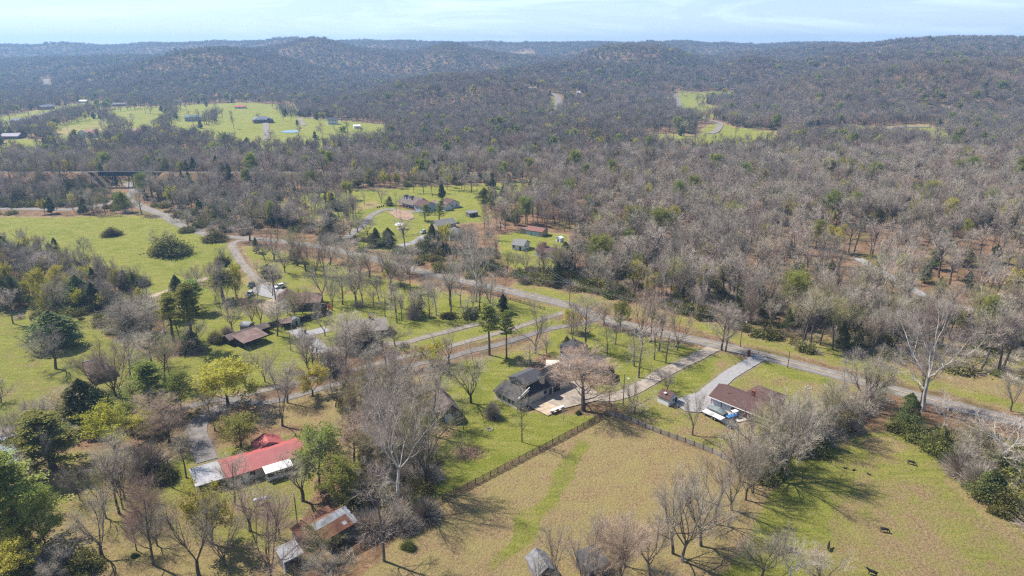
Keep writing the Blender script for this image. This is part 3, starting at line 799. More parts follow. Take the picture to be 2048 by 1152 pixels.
# --- long charcoal building with a turret, and the house behind
b = Bld('carriage_house', 'long charcoal-roofed cream building with raised loft and small turret by the concrete yard', 'house', (1059, 809), (1137, 772))
h = b.h
b.block(-h, h, 0, 9.0, 3.0, 3.0, wall=cream, roof=shingle_g)
b.block(-h - 4.6, -h - .05, 0.4, 9.4, 2.3, 1.9, 'shed_l', wall=cream, roof=mat('grey brown shingles', (.085, .077, .07), .9, .2, 1.2, wave=('Z', 3.5)), wallname='wing_wall', roofname='wing_roof')
b.block(-h + .3, -h + 7.4, 2.2, 8.6, 5.4, 1.2, wall=cream, roof=mat('grey loft shingles', (.072, .07, .075), .9, .2, 1.2, wave=('Z', 3.5)), z0=3.3, wallname='loft_wall', roofname='loft_roof', over=.5)
def octo(bm, r, z0, z1, top=False):
    cx, cy = -h + 6.6, 1.9
    c = [(cx + r * math.cos(R(22.5 + 45 * i)), cy + r * math.sin(R(22.5 + 45 * i))) for i in range(8)]
    lo = [bm.verts.new((x, y, z0)) for x, y in c]
    if top:
        a = bm.verts.new((cx, cy, z1))
        for i in range(8): bm.faces.new((lo[i], lo[(i + 1) % 8], a))
        bm.faces.new(lo[::-1]); return
    hi = [bm.verts.new((x, y, z1)) for x, y in c]
    for i in range(8): bm.faces.new((lo[i], lo[(i + 1) % 8], hi[(i + 1) % 8], hi[i]))
    bm.faces.new(hi)
tu = part('turret', lambda bm: octo(bm, 1.05, 3.2, 6.6), cream, b.o)
part('turret_roof', lambda bm: octo(bm, 1.5, 6.6, 7.7, True), shingle_g, tu)
part('turret_trim', lambda bm: octo(bm, 1.35, 6.35, 6.595), trimm, tu)
b.door('f', 0, h - 5.2, 2.8, 2.4, dooro, 'garage_door'); b.door('f', 0, h - 9.0, 2.8, 2.4, mat('grey overhead door', (.3, .28, .25), .7, .1, 1, wave=('Z', 2, .1)), 'garage_door')
b.window('f', 0, -2.0, 1.0, 1.2, 1.1); b.door('f', 0, .4, 1, 2.1)
for yy in (1.6, 3.1, 5.2, 7.0): b.window('l', -h - 4.6, yy + .3, .8, .9, 1.1)
for yy in (3.8, 6.5): b.window('l', -h + .3, yy, 3.9, .8, 1.0)
part('gable_rake', lambda bm: tube(bm, [(-h - 4.2, .2, 3.3), (-h + .2, .2, 5.2)], [.1, .1], 4), trimm, b.o)

b = Bld('house', 'big grey hip-roofed house mostly hidden behind the broad brown tree', 'house', (1122, 757), (1213, 759))
h = b.h
b.block(-h, h, 0, 11, 2.8, 2.5, 'hip', wall=tan_s, roof=mat('mid grey shingles', (.07, .068, .068), .9, .18, 1, wave=('Z', 3.5)))
b.block(-h + .4, -h + 8.6, 11.02, 19, 2.8, 2.0, 'y', wall=whites, roof=shingle_g, wallname='wing_wall', roofname='wing_roof')
b.block(h - 4, h + .8, -2, -.02, 2.6, 1.1, 'y', wall=tan_s, roof=shingle_g, wallname='wing_wall', roofname='wing_roof')
b.chimney(-h + 3, 9.5, 3.5, 5.6)
for x in (-5, -2, 2): b.window('f', 0, x, 1, 1.2, 1.3)
b.window('r', h, 4, 1, 1.2, 1.3); b.door('f', 0, 0, 1, 2.1)
part('deck', lambda bm: bx(bm, -h - 5, -h - .1, 3, 8, -.3, .6), mat('pale deck boards', (.42, .39, .34), .8, .15, 1, wave=('X', 4, .2)), b.o)
part('deck_cover', lambda bm: bx(bm, -h - 4.6, -h - .3, 3.4, 7.4, 2.6, 2.72), mat('light canopy', (.55, .5, .43), .7, .1, 1), b.o)
b.posts([-h - 4.4, -h - .5], 3.6, 2.6)

# --- dark board enclosure right of it
def board_fence(name, label, pix, hgt, m, post_gap=2.4, rails=4, solid=False, post_m=None, cat='fence', group=None):
    pts = [at(u, v) for u, v in pix]
    o = empty(name, pts[0], label=label, cat=cat, group=group)
    base = pts[0]
    posts = []
    fb = bmesh.new()
    for a, c in zip(pts, pts[1:]):
        n = max(1, round((c - a).xy.length / post_gap))
        for i in range(n + 1):
            p = a.lerp(c, i / n); p = Vector((p.x, p.y, h1(p.x, p.y)))
            if not posts or (p - posts[-1]).length > .3: posts.append(p)
    for a, c in zip(posts, posts[1:]):
        a2, c2 = a - base, c - base
        d = (c2 - a2); nrm = Vector((-d.y, d.x, 0)).normalized() * .03
        hs = [(0.05, hgt)] if solid else [(hgt * (k + .55) / rails - .08, hgt * (k + .55) / rails + .08) for k in range(rails)]
        for z0, z1 in hs:
            q = [a2 - nrm, a2 + nrm, c2 + nrm, c2 - nrm]
            v = [fb.verts.new(p + Vector((0, 0, z0))) for p in q] + [fb.verts.new(p + Vector((0, 0, z1))) for p in q]
            for f in ((0, 3, 2, 1), (4, 5, 6, 7), (0, 1, 5, 4), (1, 2, 6, 5), (2, 3, 7, 6), (3, 0, 4, 7)): fb.faces.new([v[i] for i in f])
    me = bpy.data.meshes.new('rails' if not solid else 'fence_panel'); fb.to_mesh(me); fb.free(); me.materials.append(m)
    mesh_obj('rails' if not solid else 'fence_panel', me, o)
    pm = bpy.data.meshes.new('post'); bm = bmesh.new(); bx(bm, -.08, .08, -.08, .08, -.3, hgt + .12); bm.to_mesh(pm); bm.free(); pm.materials.append(post_m or m)
    if len(posts) <= 100:
        for p in posts:
            q = mesh_obj('post', pm, o); q.location = p - base
    return o
board_fence('board_fence', 'dark solid privacy fence boxing in a corner beside the grey hip-roofed house', [(1193, 765), (1209, 765), (1229, 762), (1228, 748), (1213, 743)], 2.0, darkwood, solid=True)
board_fence('pasture_fence', 'four-rail brown board fence running diagonally down the edge of the tan pasture', [(1212, 831), (1130, 875), (1024, 930), (920, 984), (848, 1021)], 1.45, fencewood)
board_fence('pasture_fence', 'lower stretch of brown board fence beside the rusty barn', [(765, 1076), (722, 1098), (680, 1122), (650, 1142)], 1.45, fencewood)
board_fence('paddock_fence', 'grey board fence with dark posts running right from the brown fence corner', [(1214, 829), (1262, 843), (1305, 862), (1370, 885), (1424, 906), (1460, 925)], 1.4, greyfence, rails=5, post_m=fencewood)
board_fence('privacy_fence', 'long dark privacy fence behind the small brown sheds', [(508, 668), (540, 655), (572, 647), (600, 645), (640, 633), (658, 629), (658, 622)], 2.0, darkwood, solid=True)
board_fence('privacy_fence', 'short rust red fence at the corner of the brown hidden house', [(648, 612), (665, 622)], 1.8, mat('rust red boards', (.22, .06, .03), .9), solid=True)
board_fence('roadside_fence', 'low brown rail fence along the near side of the main road', [(905, 577), (960, 583), (1030, 603), (1090, 620)], 1.2, fencewood, rails=3)
board_fence('white_fence', 'low white rail fence on the far side of the road bend', [(383, 443), (402, 449), (425, 458), (436, 462)], 1.2, trimm, rails=3)
board_fence('meadow_fence', 'long grey fence curving round the back lawn of the white dormered house', [(548, 402), (600, 387), (680, 379), (760, 375), (840, 373), (880, 369), (930, 366), (985, 366)], 1.5, greyfence, post_gap=5, rails=3)
board_fence('gate', 'brown timber gate frame where the hedgerow meets the road', [(1744, 783), (1757, 788), (1770, 791)], 2.2, fencewood, rails=2, cat='gate')
board_fence('yard_fence', 'pale wire fence in front of the grey bungalow drive', [(770, 478), (800, 476), (838, 470)], 1.1, greyfence, post_gap=4, rails=2)

# --- white garden shed
b = Bld('garden_shed', 'small white shed with brown roof and skylight beside the concrete drive', 'shed', (1320, 806), (1331, 811))
b.o.rotation_euler.z += R(0)
h = 1.9
b.block(-h, h, 0, 4.4, 2.1, 1.2, 'x', wall=whites, roof=shingle_b, over=.25)
part('skylight', lambda bm: bx(bm, -.4, .3, 1.0, 1.6, 3.05, 3.2, M=Matrix.Rotation(R(8), 4, 'X')), trimm, b.o)
b.window('r', h, 2.2, .9, .8, .8); b.door('r', h, 3.4, .8, 1.8)

# --- brick ranch house
b = Bld('brick_house', 'red brick ranch house with brown roof and two pale garage doors', 'house', (1421, 809), (1512, 846))
h = b.h
b.block(-h, h + 5, 0, 9.0, 2.75, 1.9, 'x', wall=brick, roof=shingle_b, over=.6)
b.block(h - 8.0, h + .5, 9.02, 15, 2.75, 1.6, 'hip', wall=brick, roof=shingle_b, wallname='wing_wall', roofname='wing_roof')
for k, x in enumerate((-h + 1.75, -h + 4.95)): part('garage_door', b._plate('f', 0, x, 0, 2.9, 2.45, 0.02, .05), garage_m, b.o)
b.door('f', 0, -h + 7.4, .9, 2.1, dooro)
part('door_frame', b._plate('f', 0, -h + 8.05, 0, .2, 2.2, 0.01, .06), trimm, b.o)
b.window('f', 0, -h + 9.6, 1.1, 1.0, .9)
for x in (-h + 12.4, -h + 13.5, -h + 14.6): b.window('f', 0, x, .3, .8, 1.9, frame=trimm)
b.window('f', 0, h - .6 + 3, 1.1, 1.2, 1.0)
b.chimney(-h + 9.8, 4.8, 4, 6.3)
def gut(bm): bx(bm, -h - .6, h + 5.6, -.78, -.62, 2.45, 2.6)
part('gutter', gut, trimm, b.o)
b.posts([h - 2.2, h + 2.2], -.5, 2.5, z0=0)
part('roof_vent', lambda bm: bx(bm, -3.2, -2.8, 2.4, 2.8, 3.6, 4.1), dooro, b.o)
# the brick mailbox pillar
p = at(1497, 712)
o = empty('mailbox_pillar', p, label='brick mailbox pillar where the grey gravel drive meets the road', cat='mailbox')
part('pillar', lambda bm: [bx(bm, -.4, .4, -.4, .4, -.3, 1.9), bx(bm, -.5, .5, -.5, .5, 1.903, 2.05)], brick, o)
part('mail_slot', lambda bm: bx(bm, -.2, .2, -.44, -.38, 1.1, 1.45), dooro, o)

# --- the brown barns and sheds on the left
b = Bld('open_barn', 'low open barn with mottled brown tin roof left of the gravel drive', 'barn', (492, 699), (534, 684))
h = b.h
b.block(-h - .5, h + .5, 0, 6.5, 2.4, 1.0, 'shed_y', wall=None, roof=brownroof, over=.3)
part('wall', lambda bm: [bx(bm, -h - .3, h + .3, 6.2, 6.4, -.3, 3.1), bx(bm, -h - .3, -h - .15, 2.5, 6.2, -.3, 2.8)], darkwood, b.o)
b.posts([-h, -h / 3, h / 3, h], .3, 2.4, oldwood, .18)
b.block(-h - 1.5, h + 5.5, 6.6, 11.0, 2.3, .9, 'x', wall=darkwood, roof=shingle_o, wallname='rear_wall', roofname='rear_roof')
b = Bld('round_shed', 'small tan shed with curved pale metal roof behind the open barn', 'shed', (482, 662), (497, 664))
h = max(1.8, b.h)
part('wall', lambda bm: bx(bm, -h, h, 0, 3.4, -.3, 2.0), tan_s, b.o)
def arc(bm):
    pr = None
    for i in range(9):
        a = math.pi * i / 8
        y = 1.7 - 1.95 * math.cos(a); z = 1.95 + .95 * math.sin(a)
        v = [bm.verts.new((-h - .2, y, z)), bm.verts.new((h + .2, y, z))]
        if pr: bm.faces.new((pr[0], pr[1], v[1], v[0]))
        pr = v
part('roof', arc, zinc, b.o); b.door('r', h, 1.7, 1, 1.8)
part('gable', lambda bm: [tube(bm, [(-h + .01, 1.7, 1.9), (h - .01, 1.7, 1.9)], [.95, .95], 12)], tan_s, b.o)
b = Bld('open_shed', 'flat open shed with rusty sheets on the dark privacy fence', 'shed', (563, 659), (583, 656))
h = b.h
b.block(-h, h + .3, 0, 3.6, 2.0, .5, 'shed_y', wall=None, roof=brownroof, over=.2); b.posts([-h, 0, h], .1, 2.0, oldwood)
part('wall', lambda bm: bx(bm, -h, h, 3.4, 3.6, -.3, 2.3), darkwood, b.o)
b = Bld('garden_shed', 'tiny pale green shed at the right end of the flat open shed', 'shed', (588, 652), (599, 650))
h = max(b.h, 1.3)
b.block(-h, h, 0, 2.6, 2.1, .7, 'y', wall=mat('pale green boards', (.34, .38, .32), .8, .1, 1), roof=shingle_l, over=.15); b.door('f', 0, 0, .7, 1.7)
b = Bld('tin_shed', 'dark shed with broken white tin roof behind the tall thin pines', 'shed', (347, 634), (373, 637))
h = b.h
b.block(-h, h, 0, 5.5, 2.1, 1.0, 'x', wall=darkwood, roof=mat('flaking white tin', (.16, .12, .1), .7, .3, .8, col2=(.7, .7, .7)), over=.3); b.door('f', 0, 0, 1.2, 1.7)
b = Bld('old_barn', 'brown mottled barn with pale roof edge in the left meadow behind tall bare trees', 'barn', (186, 766), (216, 757))
b.o.rotation_euler.z += R(-8)
h = b.h + .6
b.block(-h, h, 0, 7.5, 2.7, 1.2, 'shed_y', wall=oldwood, roof=brownroof, over=.35)
part('roof_edge', lambda bm: bx(bm, -h - .45, h * .2, 7.5, 7.9, 4.14, 4.3), zinc, b.o); b.door('f', 0, .5, 2.2, 2.0)
part('lean_to', lambda bm: bx(bm, h + .02, h + 2.0, 1, 5, -.3, 2.0), darkwood, b.o)
b = Bld('house', 'large brown-roofed house hidden behind dense bare trees at the lane end', 'house', (577, 622), (640, 619))
h = b.h
b.block(-h, h, 0, 10, 2.9, 2.6, 'hip', wall=mat('brown siding', (.19, .14, .11), .9, .15, 1), roof=mat('brown shingles', (.20, .125, .10), .9, .2, 1, wave=('Z', 3.5)))
b.block(-h - 5, -h + 1, 3, 13, 2.7, 2.2, 'y', wall=whites, roof=MATS['brown shingles'], wallname='wing_wall', roofname='wing_roof')
for x in (-6, -2, 3, 7): b.window('f', 0, x, 1, 1.2, 1.2)
b.window('l', -h - 5, 6, 1, 1.4, 1.3); b.door('f', 0, .5, 1, 2.1)
b = Bld('house', 'pale grey bungalow roof showing through tangled bare trees right of the gravel drive', 'house', (690, 681), (775, 672))
h = b.h
b.block(-h, h, 0, 9.5, 2.7, 2.4, 'x', wall=tan_s, roof=mat('pale weathered shingles', (.27, .235, .205), .9, .15, 1, wave=('Z', 3.5)))
b.block(-h + 1, -h + 8, -4, -.02, 2.6, 1.6, 'y', wall=tan_s, roof=MATS['pale weathered shingles'], wallname='wing_wall', roofname='wing_roof')
for x in (-3, 2, 6): b.window('f', 0, x, 1, 1.2, 1.2)
b.chimney(2, 5, 4.5, 6.2); b.window('f', -4, -h + 4.5, 1, 1.4, 1.2)

# --- the hill house and its neighbours
b = Bld('dormer_house', 'white hill house with brown roof, dormers and a brick porch base', 'house', (803, 411), (835, 419))
h = b.h
b.block(-h - 1, h, 0, 9, 3.6, 2.8, 'x', wall=whites, roof=shingle_o)
b.block(h + .02, h + 10, -2.5, 7.5, 3.4, 2.4, 'x', wall=palemetal, roof=shingle_b, wallname='wing_wall', roofname='wing_roof')
b.block(h + 3, h + 16, 8.2, 14, 2.8, 1.8, 'x', wall=whites, roof=brownroof, wallname='wing_wall', roofname='wing_roof')
for x in (-h + 2, -h + 7.5): b.block(x - 1.1, x + 1.1, 1.2, 4.0, 5.8, .8, 'y', wall=whites, roof=shingle_g, z0=4.2, over=.2, wallname='dormer', roofname='dormer_roof')
for x in (-h + 2, -h + 7.5): b.window('f', 1.2, x, 4.7, .8, .9)
part('porch', lambda bm: bx(bm, -h - 1, h + 1, -3, -.02, -1.0, .6), brick, b.o)
b.block(-h - 1, h - 1, -2.9, -.1, 2.7, .7, 'shed_y', wall=None, roof=shingle_o, over=.1, roofname='porch_roof')
b.posts([-h - .9 + i * 2.9 for i in range(5)], -2.8, 2.8, z0=.6)
for x in (-h + 1, -h + 4.5, -h + 8): b.window('f', 0, x, 1.2, 1.1, 1.6)
for x in (h + 3, h + 7): b.window('f', -2.5, x, 1.2, 1.2, 1.4)
b.window('r', h + 10, 2, 1.2, 1.2, 1.3); b.door('f', 0, 0, 1, 2.1, z=.6)
b = Bld('garage', 'white gabled garage with brown roof right of the dormered hill house', 'garage', (884, 412), (899, 417))
h = 4.5
b.block(-h, h, 0, 7.5, 3.0, 2.0, 'x', wall=whites, roof=shingle_b); b.window('r', h, 2, 1, 1, 1.1); b.window('r', h, 5.3, 1, 1, 1.1)
part('garage_door', b._plate('f', 0, -2, 0, 3, 2.4, .02, .05), garage_m, b.o); b.window('f', 0, 2, 1.1, 1, 1)
b = Bld('house', 'pale grey-roofed bungalow above its turning yard in the woods', 'house', (876, 461), (912, 455)); h = b.h
b.block(-h, h, 0, 8, 2.7, 2, 'x', wall=tan_s, roof=shingle_l); b.window('f', 0, -3, 1, 1.2, 1.2); b.window('f', 0, 3, 1, 1.2, 1.2); b.door('f', 0, 0, 1, 2.1)
b = Bld('house', 'white-walled house with grey hip roof just below the pale grey bungalow', 'house', (900, 481), (932, 478)); h = b.h
b.block(-h, h, 0, 10, 2.8, 2.6, 'hip', wall=whites, roof=shingle_l); b.window('f', 0, -3, 1, 1.4, 1.3); b.window('l', -h, 4, 1, 1.2, 1.2); b.door('f', 0, 1, 1, 2.1)
b = Bld('shed', 'small grey-roofed outbuilding at the wood edge right of the white garage', 'shed', (939, 435), (956, 432)); h = b.h
b.block(-h, h, 0, 4, 2.3, .6, 'shed_y', wall=oldwood, roof=shingle_l, over=.3); b.door('f', 0, 0, 1.4, 1.9)
b = Bld('gazebo', 'small open shelter with white roof on the lawn below the mulch bed', 'gazebo', (792, 459), (803, 460)); h = 2.0
b.block(-h, h, 0, 3.6, 2.4, 1.0, 'x', wall=None, roof=trimm, over=.3); b.posts([-h + .1, h - .1], .1, 2.4, oldwood); b.posts([-h + .1, h - .1], 3.5, 2.4, oldwood)
part('floor', lambda bm: bx(bm, -h, h, 0, 3.6, -.2, .15), concrete, b.o)
b = Bld('long_garage', 'long garage with brown roof and three pale doors at the wood edge', 'garage', (1052, 469), (1084, 474)); h = b.h
b.block(-h, h, 0, 6.5, 2.7, 1.4, 'x', wall=tan_s, roof=mat('rusty brown roof', (.22, .10, .08), .8, .2, .6), over=.4)
for k in range(3): part('garage_door', b._plate('f', 0, -h + 2.2 + k * (2 * h - 4) / 2.6, 0, 3, 2.2, .02, .05), palemetal, b.o)
b.block(-h - 4, -h - .1, 1, 5, 2.2, .5, 'shed_l', wall=tan_s, roof=shingle_o, wallname='annex_wall', roofname='annex_roof')
b = Bld('cottage', 'white cottage with grey roof left of the brick bungalow and its chimney', 'house', (1024, 499), (1046, 502)); h = b.h
b.block(-h, h, 0, 8, 2.6, 2, 'x', wall=whites, roof=shingle_l); b.window('f', 0, -2, 1, 1.1, 1.2); b.window('r', h, 3, 1, 1.1, 1.2); b.door('f', 0, 1.5, 1, 2)
b = Bld('bungalow', 'brick bungalow with dark brown roof, chimney and white trim on the green slope', 'house', (1071, 511), (1110, 520)); h = b.h
b.block(-h, h, 0, 8, 2.8, 1.7, 'x', wall=palemetal, roof=shingle_b); b.chimney(-h + 3, 3, 3.5, 6.5, 1.6)
for x in (-h + 2, -h + 5): b.window('f', 0, x, .8, 1.4, 1.4)
part('garage_door', b._plate('f', 0, h - 2.5, 0, 3.4, 2.2, .02, .05), garage_m, b.o); b.door('f', 0, 0, 1, 2.1)
b = Bld('shed', 'tiny white shed on the lawn right of the long garage', 'shed', (1112, 483), (1120, 485))
b.block(-1.6, 1.6, 0, 2.6, 2.0, .8, 'y', wall=whites, roof=trimm, over=.15); b.door('f', 0, 0, .8, 1.7)

# --- far houses
def far_house(label, pix0, pix1, depth, wh, rh, ridge, wall, roof, wins=2, wing=False, cat='house', name='farmhouse'):
    b = Bld(name, label, cat, pix0, pix1); h = b.h
    b.block(-h, h, 0, depth, wh, rh, ridge, wall=wall, roof=roof)
    for i in range(wins): b.window('f', 0, -h + (i + .5) * 2 * h / wins, 1, 1.3, 1.4)
    if wh > 4:
        for i in range(wins): b.window('f', 0, -h + (i + .5) * 2 * h / wins, 3.9, 1.2, 1.2)
    if wing: b.block(h * .2, h * .8, -3, -.02, wh, rh * .7, 'y', wall=wall, roof=roof, wallname='wing_wall', roofname='wing_roof')
    b.door('f', 0, 0.3, 1.1, 2.1)
    return b
bluew = mat('blue grey siding', (.33, .38, .44), .8, .1, 1)
redr = mat('orange red roof', (.42, .13, .08), .8, .15, .4)
pinkr = mat('pinkish tile roof', (.36, .17, .15), .8, .15, .4)
greenr = mat('green grey roof', (.14, .19, .17), .8, .15, .4)
greyr = mat('blue grey roof', (.14, .16, .20), .8, .15, .4)
far_house('far two-storey blue-grey house with white porch left of the distant green hill', (370, 243), (404, 242), 12, 5.6, 2.6, 'x', bluew, greenr, 5)
far_house('far low house with orange-red roof on top of the distant green hill', (469, 217), (491, 217), 12, 3, 2, 'x', cream, redr, 3)
far_house('far brown brick house with several gables on the flat green at the hill foot', (508, 247), (547, 245), 16, 4.2, 3.6, 'hip', mat('dark brick', (.15, .09, .08), .9, .2, 1), greyr, 4, True)
far_house('far white house with black dormered roof beside the dark cedar row', (656, 249), (675, 249), 11, 5.4, 3.2, 'x', whites, mat('black roof', (.05, .055, .07), .8, .2, 1), 3)
far_house('tiny white shed right of the far black-roofed house', (708, 257), (721, 257), 8, 3, 1.4, 'x', trimm, trimm, 0, cat='shed', name='far_shed')
far_house('white gabled house with pink roof in trees at the far left valley floor', (156, 274), (179, 276), 11, 5.0, 3.0, 'y', whites, pinkr, 2)
far_house('pink-roofed house half hidden by trees right of the white gabled one', (270, 270), (292, 268), 12, 3, 3.2, 'hip', tan_s, pinkr, 2)
far_house('very long low house with grey roof at the top of the far left meadow', (215, 213), (251, 212), 12, 3.2, 2.0, 'x', mat('dark red siding', (.16, .08, .07), .9), shingle_l, 5)
far_house('brick house with orange gable at the far left among round trees', (84, 220), (110, 218), 12, 4.5, 2.6, 'x', mat('orange brick', (.35, .17, .11), .9), greyr, 3)
far_house('blue-grey house low at the far left behind dark conifers', (18, 246), (40, 247), 11, 3.4, 2.4, 'hip', bluew, greyr, 2)
far_house('long brown building with pale roof end at the left edge of the valley', (0, 279), (36, 278), 14, 3.4, 2.4, 'x', mat('umber siding', (.17, .13, .12), .9), mat('lilac grey roof', (.32, .30, .33), .8), 3)
far_house('small white-roofed house above the far orange-gabled one', (158, 206), (172, 206), 9, 3.2, 2, 'x', whites, trimm, 2)
far_house('far red-roofed house in the trees above the distant green hill', (427, 196), (444, 196), 10, 3.2, 2.4, 'x', tan_s, redr, 2)
far_house('small far orange-roofed house right of the red one near the hill woods', (464, 198), (476, 198), 9, 3, 2.2, 'y', tan_s, redr, 2)
far_house('grey-roofed house hidden in trees left of the far blue-grey one', (344, 207), (364, 206), 10, 3, 2, 'x', bluew, shingle_l, 2)
far_house('small dark house high in the hazy woods right of the black-roofed house', (686, 172), (698, 171), 11, 3.6, 2.4, 'x', whites, greyr, 2)
far_house('red-roofed white shed alone in the woods at the far right', (1851, 289), (1872, 288), 9, 3, 2, 'x', whites, redr, 2, cat='shed', name='far_shed')
far_house('long pale building above the curving hill drive', (1056, 180), (1073, 180), 9, 3.4, 1.6, 'x', tan_s, tan_s, 3)
far_house('low brown cabin in the open woods on the right hillside', (1968, 142), (1985, 142), 10, 3, 1.6, 'x', tan_s, mat('ochre roof', (.3, .24, .19), .8), 2, name='cabin', cat='cabin')
far_house('dark long roof of a house near the top right woods', (2004, 116), (2034, 117), 10, 4, 2, 'x', greyr, greyr, 2)
far_house('tiny white house at the right edge beyond the woods', (2040, 258), (2056, 258), 8, 3.4, 2, 'x', whites, shingle_l, 2)
far_house('tiny pale house beside the second hill drive', (1155, 190), (1161, 190), 7, 4, 2, 'x', whites, whites, 1)
# radio mast on the right skyline
for u, wh_ in ((1863, 'left'), (1867.5, 'right')):
    p = at(u, 78)
    o = empty('white_tower', p, label='slim white mast on the skyline, ' + wh_ + ' one of the pair', cat='tower', group='masts on the skyline')
    def mast(bm):
        tube(bm, [(0, 0, -3), (0, 0, 34)], [.9, .6], 6)
    part('mast', mast, trimm, o)
    part('antenna', lambda bm: [tube(bm, [(0, 0, 34), (0, 0, 38)], [.35, .2], 5), bx(bm, -2, 2, -.3, .3, 31, 32)], trimm, o)
print('buildings', time.time() - T0)

# ------------------------------------------------------------------ vegetation materials
def bark_mat(name, c0, c1, rand=0.25):
    m = bpy.data.materials.new(name); m.use_nodes = True
    nt = m.node_tree; b = nt.nodes['Principled BSDF']; b.inputs['Roughness'].default_value = .9; b.inputs['Specular IOR Level'].default_value = .15
    oi = nt.nodes.new('ShaderNodeObjectInfo'); g = nt.nodes.new('ShaderNodeTexCoord')
    n = nt.nodes.new('ShaderNodeTexNoise'); n.inputs['Scale'].default_value = .9; n.inputs['Detail'].default_value = 3
    nt.links.new(g.outputs['Object'], n.inputs['Vector'])
    r = nt.nodes.new('ShaderNodeValToRGB'); r.color_ramp.elements[0].position = .3; r.color_ramp.elements[1].position = .7
    r.color_ramp.elements[0].color = (*c0, 1); r.color_ramp.elements[1].color = (*c1, 1)
    nt.links.new(n.outputs['Fac'], r.inputs[0])
    hs = nt.nodes.new('ShaderNodeHueSaturation')
    mr = nt.nodes.new('ShaderNodeMapRange'); mr.inputs[3].default_value = 1 - rand; mr.inputs[4].default_value = 1 + rand
    nt.links.new(oi.outputs['Random'], mr.inputs[0]); nt.links.new(mr.outputs[0], hs.inputs['Value']); nt.links.new(r.outputs[0], hs.inputs['Color'])
    nt.links.new(hs.outputs[0], b.inputs['Base Color'])
    return m
def leaf_mat(name, c0, c1, rand=.25, trans=.25, hue=.02):
    m = bark_mat(name, c0, c1, rand); nt = m.node_tree; b = nt.nodes['Principled BSDF']
    hs = [n for n in nt.nodes if n.type == 'HUE_SAT'][0]
    oi = [n for n in nt.nodes if n.type == 'OBJECT_INFO'][0]
    mr = nt.nodes.new('ShaderNodeMapRange'); mr.inputs[3].default_value = .5 - hue; mr.inputs[4].default_value = .5 + hue
    ml = nt.nodes.new('ShaderNodeMath'); ml.operation = 'FRACT'; m2 = nt.nodes.new('ShaderNodeMath'); m2.operation = 'MULTIPLY'; m2.inputs[1].default_value = 7.3
    nt.links.new(oi.outputs['Random'], m2.inputs[0]); nt.links.new(m2.outputs[0], ml.inputs[0]); nt.links.new(ml.outputs[0], mr.inputs[0]); nt.links.new(mr.outputs[0], hs.inputs['Hue'])
    if trans:
        tr = nt.nodes.new('ShaderNodeBsdfTranslucent'); mx = nt.nodes.new('ShaderNodeMixShader'); mx.inputs[0].default_value = trans
        nt.links.new(hs.outputs[0], tr.inputs[0]); nt.links.new(b.outputs[0], mx.inputs[1]); nt.links.new(tr.outputs[0], mx.inputs[2])
        nt.links.new(mx.outputs[0], nt.nodes['Material Output'].inputs[0])
    return m
BARK = bark_mat('grey brown bark', (.085, .068, .055), (.17, .145, .12))
SYC = bark_mat('white sycamore bark', (.30, .27, .23), (.66, .63, .58), .1)
TWIG = leaf_mat('grey twigs', (.32, .265, .205), (.56, .485, .385), .32, 0, .02)
TWIGK = leaf_mat('pinkish budding twigs', (.32, .225, .155), (.50, .375, .27), .25, 0, .02)
TWIGO = leaf_mat('olive budding twigs', (.30, .27, .12), (.50, .45, .22), .28, 0, .02)
LEAFY = leaf_mat('fresh yellow leaves', (.34, .30, .035), (.60, .56, .08), .2, .45, .012)
LEAFG = leaf_mat('fresh green leaves', (.17, .20, .035), (.38, .40, .075), .2, .4)
CEDAR = leaf_mat('dark cedar foliage', (.055, .070, .022), (.21, .225, .075), .4, .2, .03)
PINE = leaf_mat('pine needles', (.13, .15, .03), (.36, .39, .085), .25, .3, .03)
BRUSH = leaf_mat('brushy leaves', (.11, .11, .03), (.26, .24, .07), .35, .2, .03)

class TB:
    """collects tube pieces, ribbons and leaf faces as arrays of quads"""
    def __init__(s): s.q = []
    def tube(s, pts, rad, k):
        P = np.asarray(pts); r = np.asarray(rad)[:, None, None]
        d0 = P[-1] - P[0]; d0 = d0 / (np.linalg.norm(d0) + 1e-9)
        a = np.cross(d0, [0.31, 0.77, 0.55]); a /= np.linalg.norm(a) + 1e-9; b = np.cross(d0, a)
        t = np.arange(k) * 2 * math.pi / k
        ring = P[:, None] + (a * np.cos(t)[:, None] + b * np.sin(t)[:, None])[None] * r
        nx = np.roll(ring, -1, 1)
        s.q.append(np.stack([ring[:-1], nx[:-1], nx[1:], ring[1:]], 2).reshape(-1, 4, 3))
    def ribs(s, p, q, w, g, w2=.25):
        d = q - p; a = np.cross(d, g.normal(size=d.shape)); a = a / (np.linalg.norm(a, axis=-1, keepdims=True) + 1e-9) * (w / 2)
        s.q.append(np.stack([p - a, p + a, q + a * w2, q - a * w2], -2).reshape(-1, 4, 3))
    def quads(s, p, w, g, flat=0.0):
        p = np.atleast_2d(p); n = len(p); w = np.broadcast_to(np.asarray(w, float).reshape(-1, 1), (n, 1))
        a = g.normal(size=(n, 3)); b = g.normal(size=(n, 3)); a[:, 2] *= 1 - flat; b[:, 2] *= 1 - flat
        a = a / np.linalg.norm(a, axis=1, keepdims=True) * w
        b = b - a * (a * b).sum(1, keepdims=True) / (a * a).sum(1, keepdims=True); b = b / (np.linalg.norm(b, axis=1, keepdims=True) + 1e-9) * w * .7
        s.q.append(np.stack([p - a - b, p + a - b * .6, p + a * .8 + b, p - a * .7 + b], 1))
    def all(s): return np.concatenate(s.q) if s.q else np.zeros((0, 4, 3))

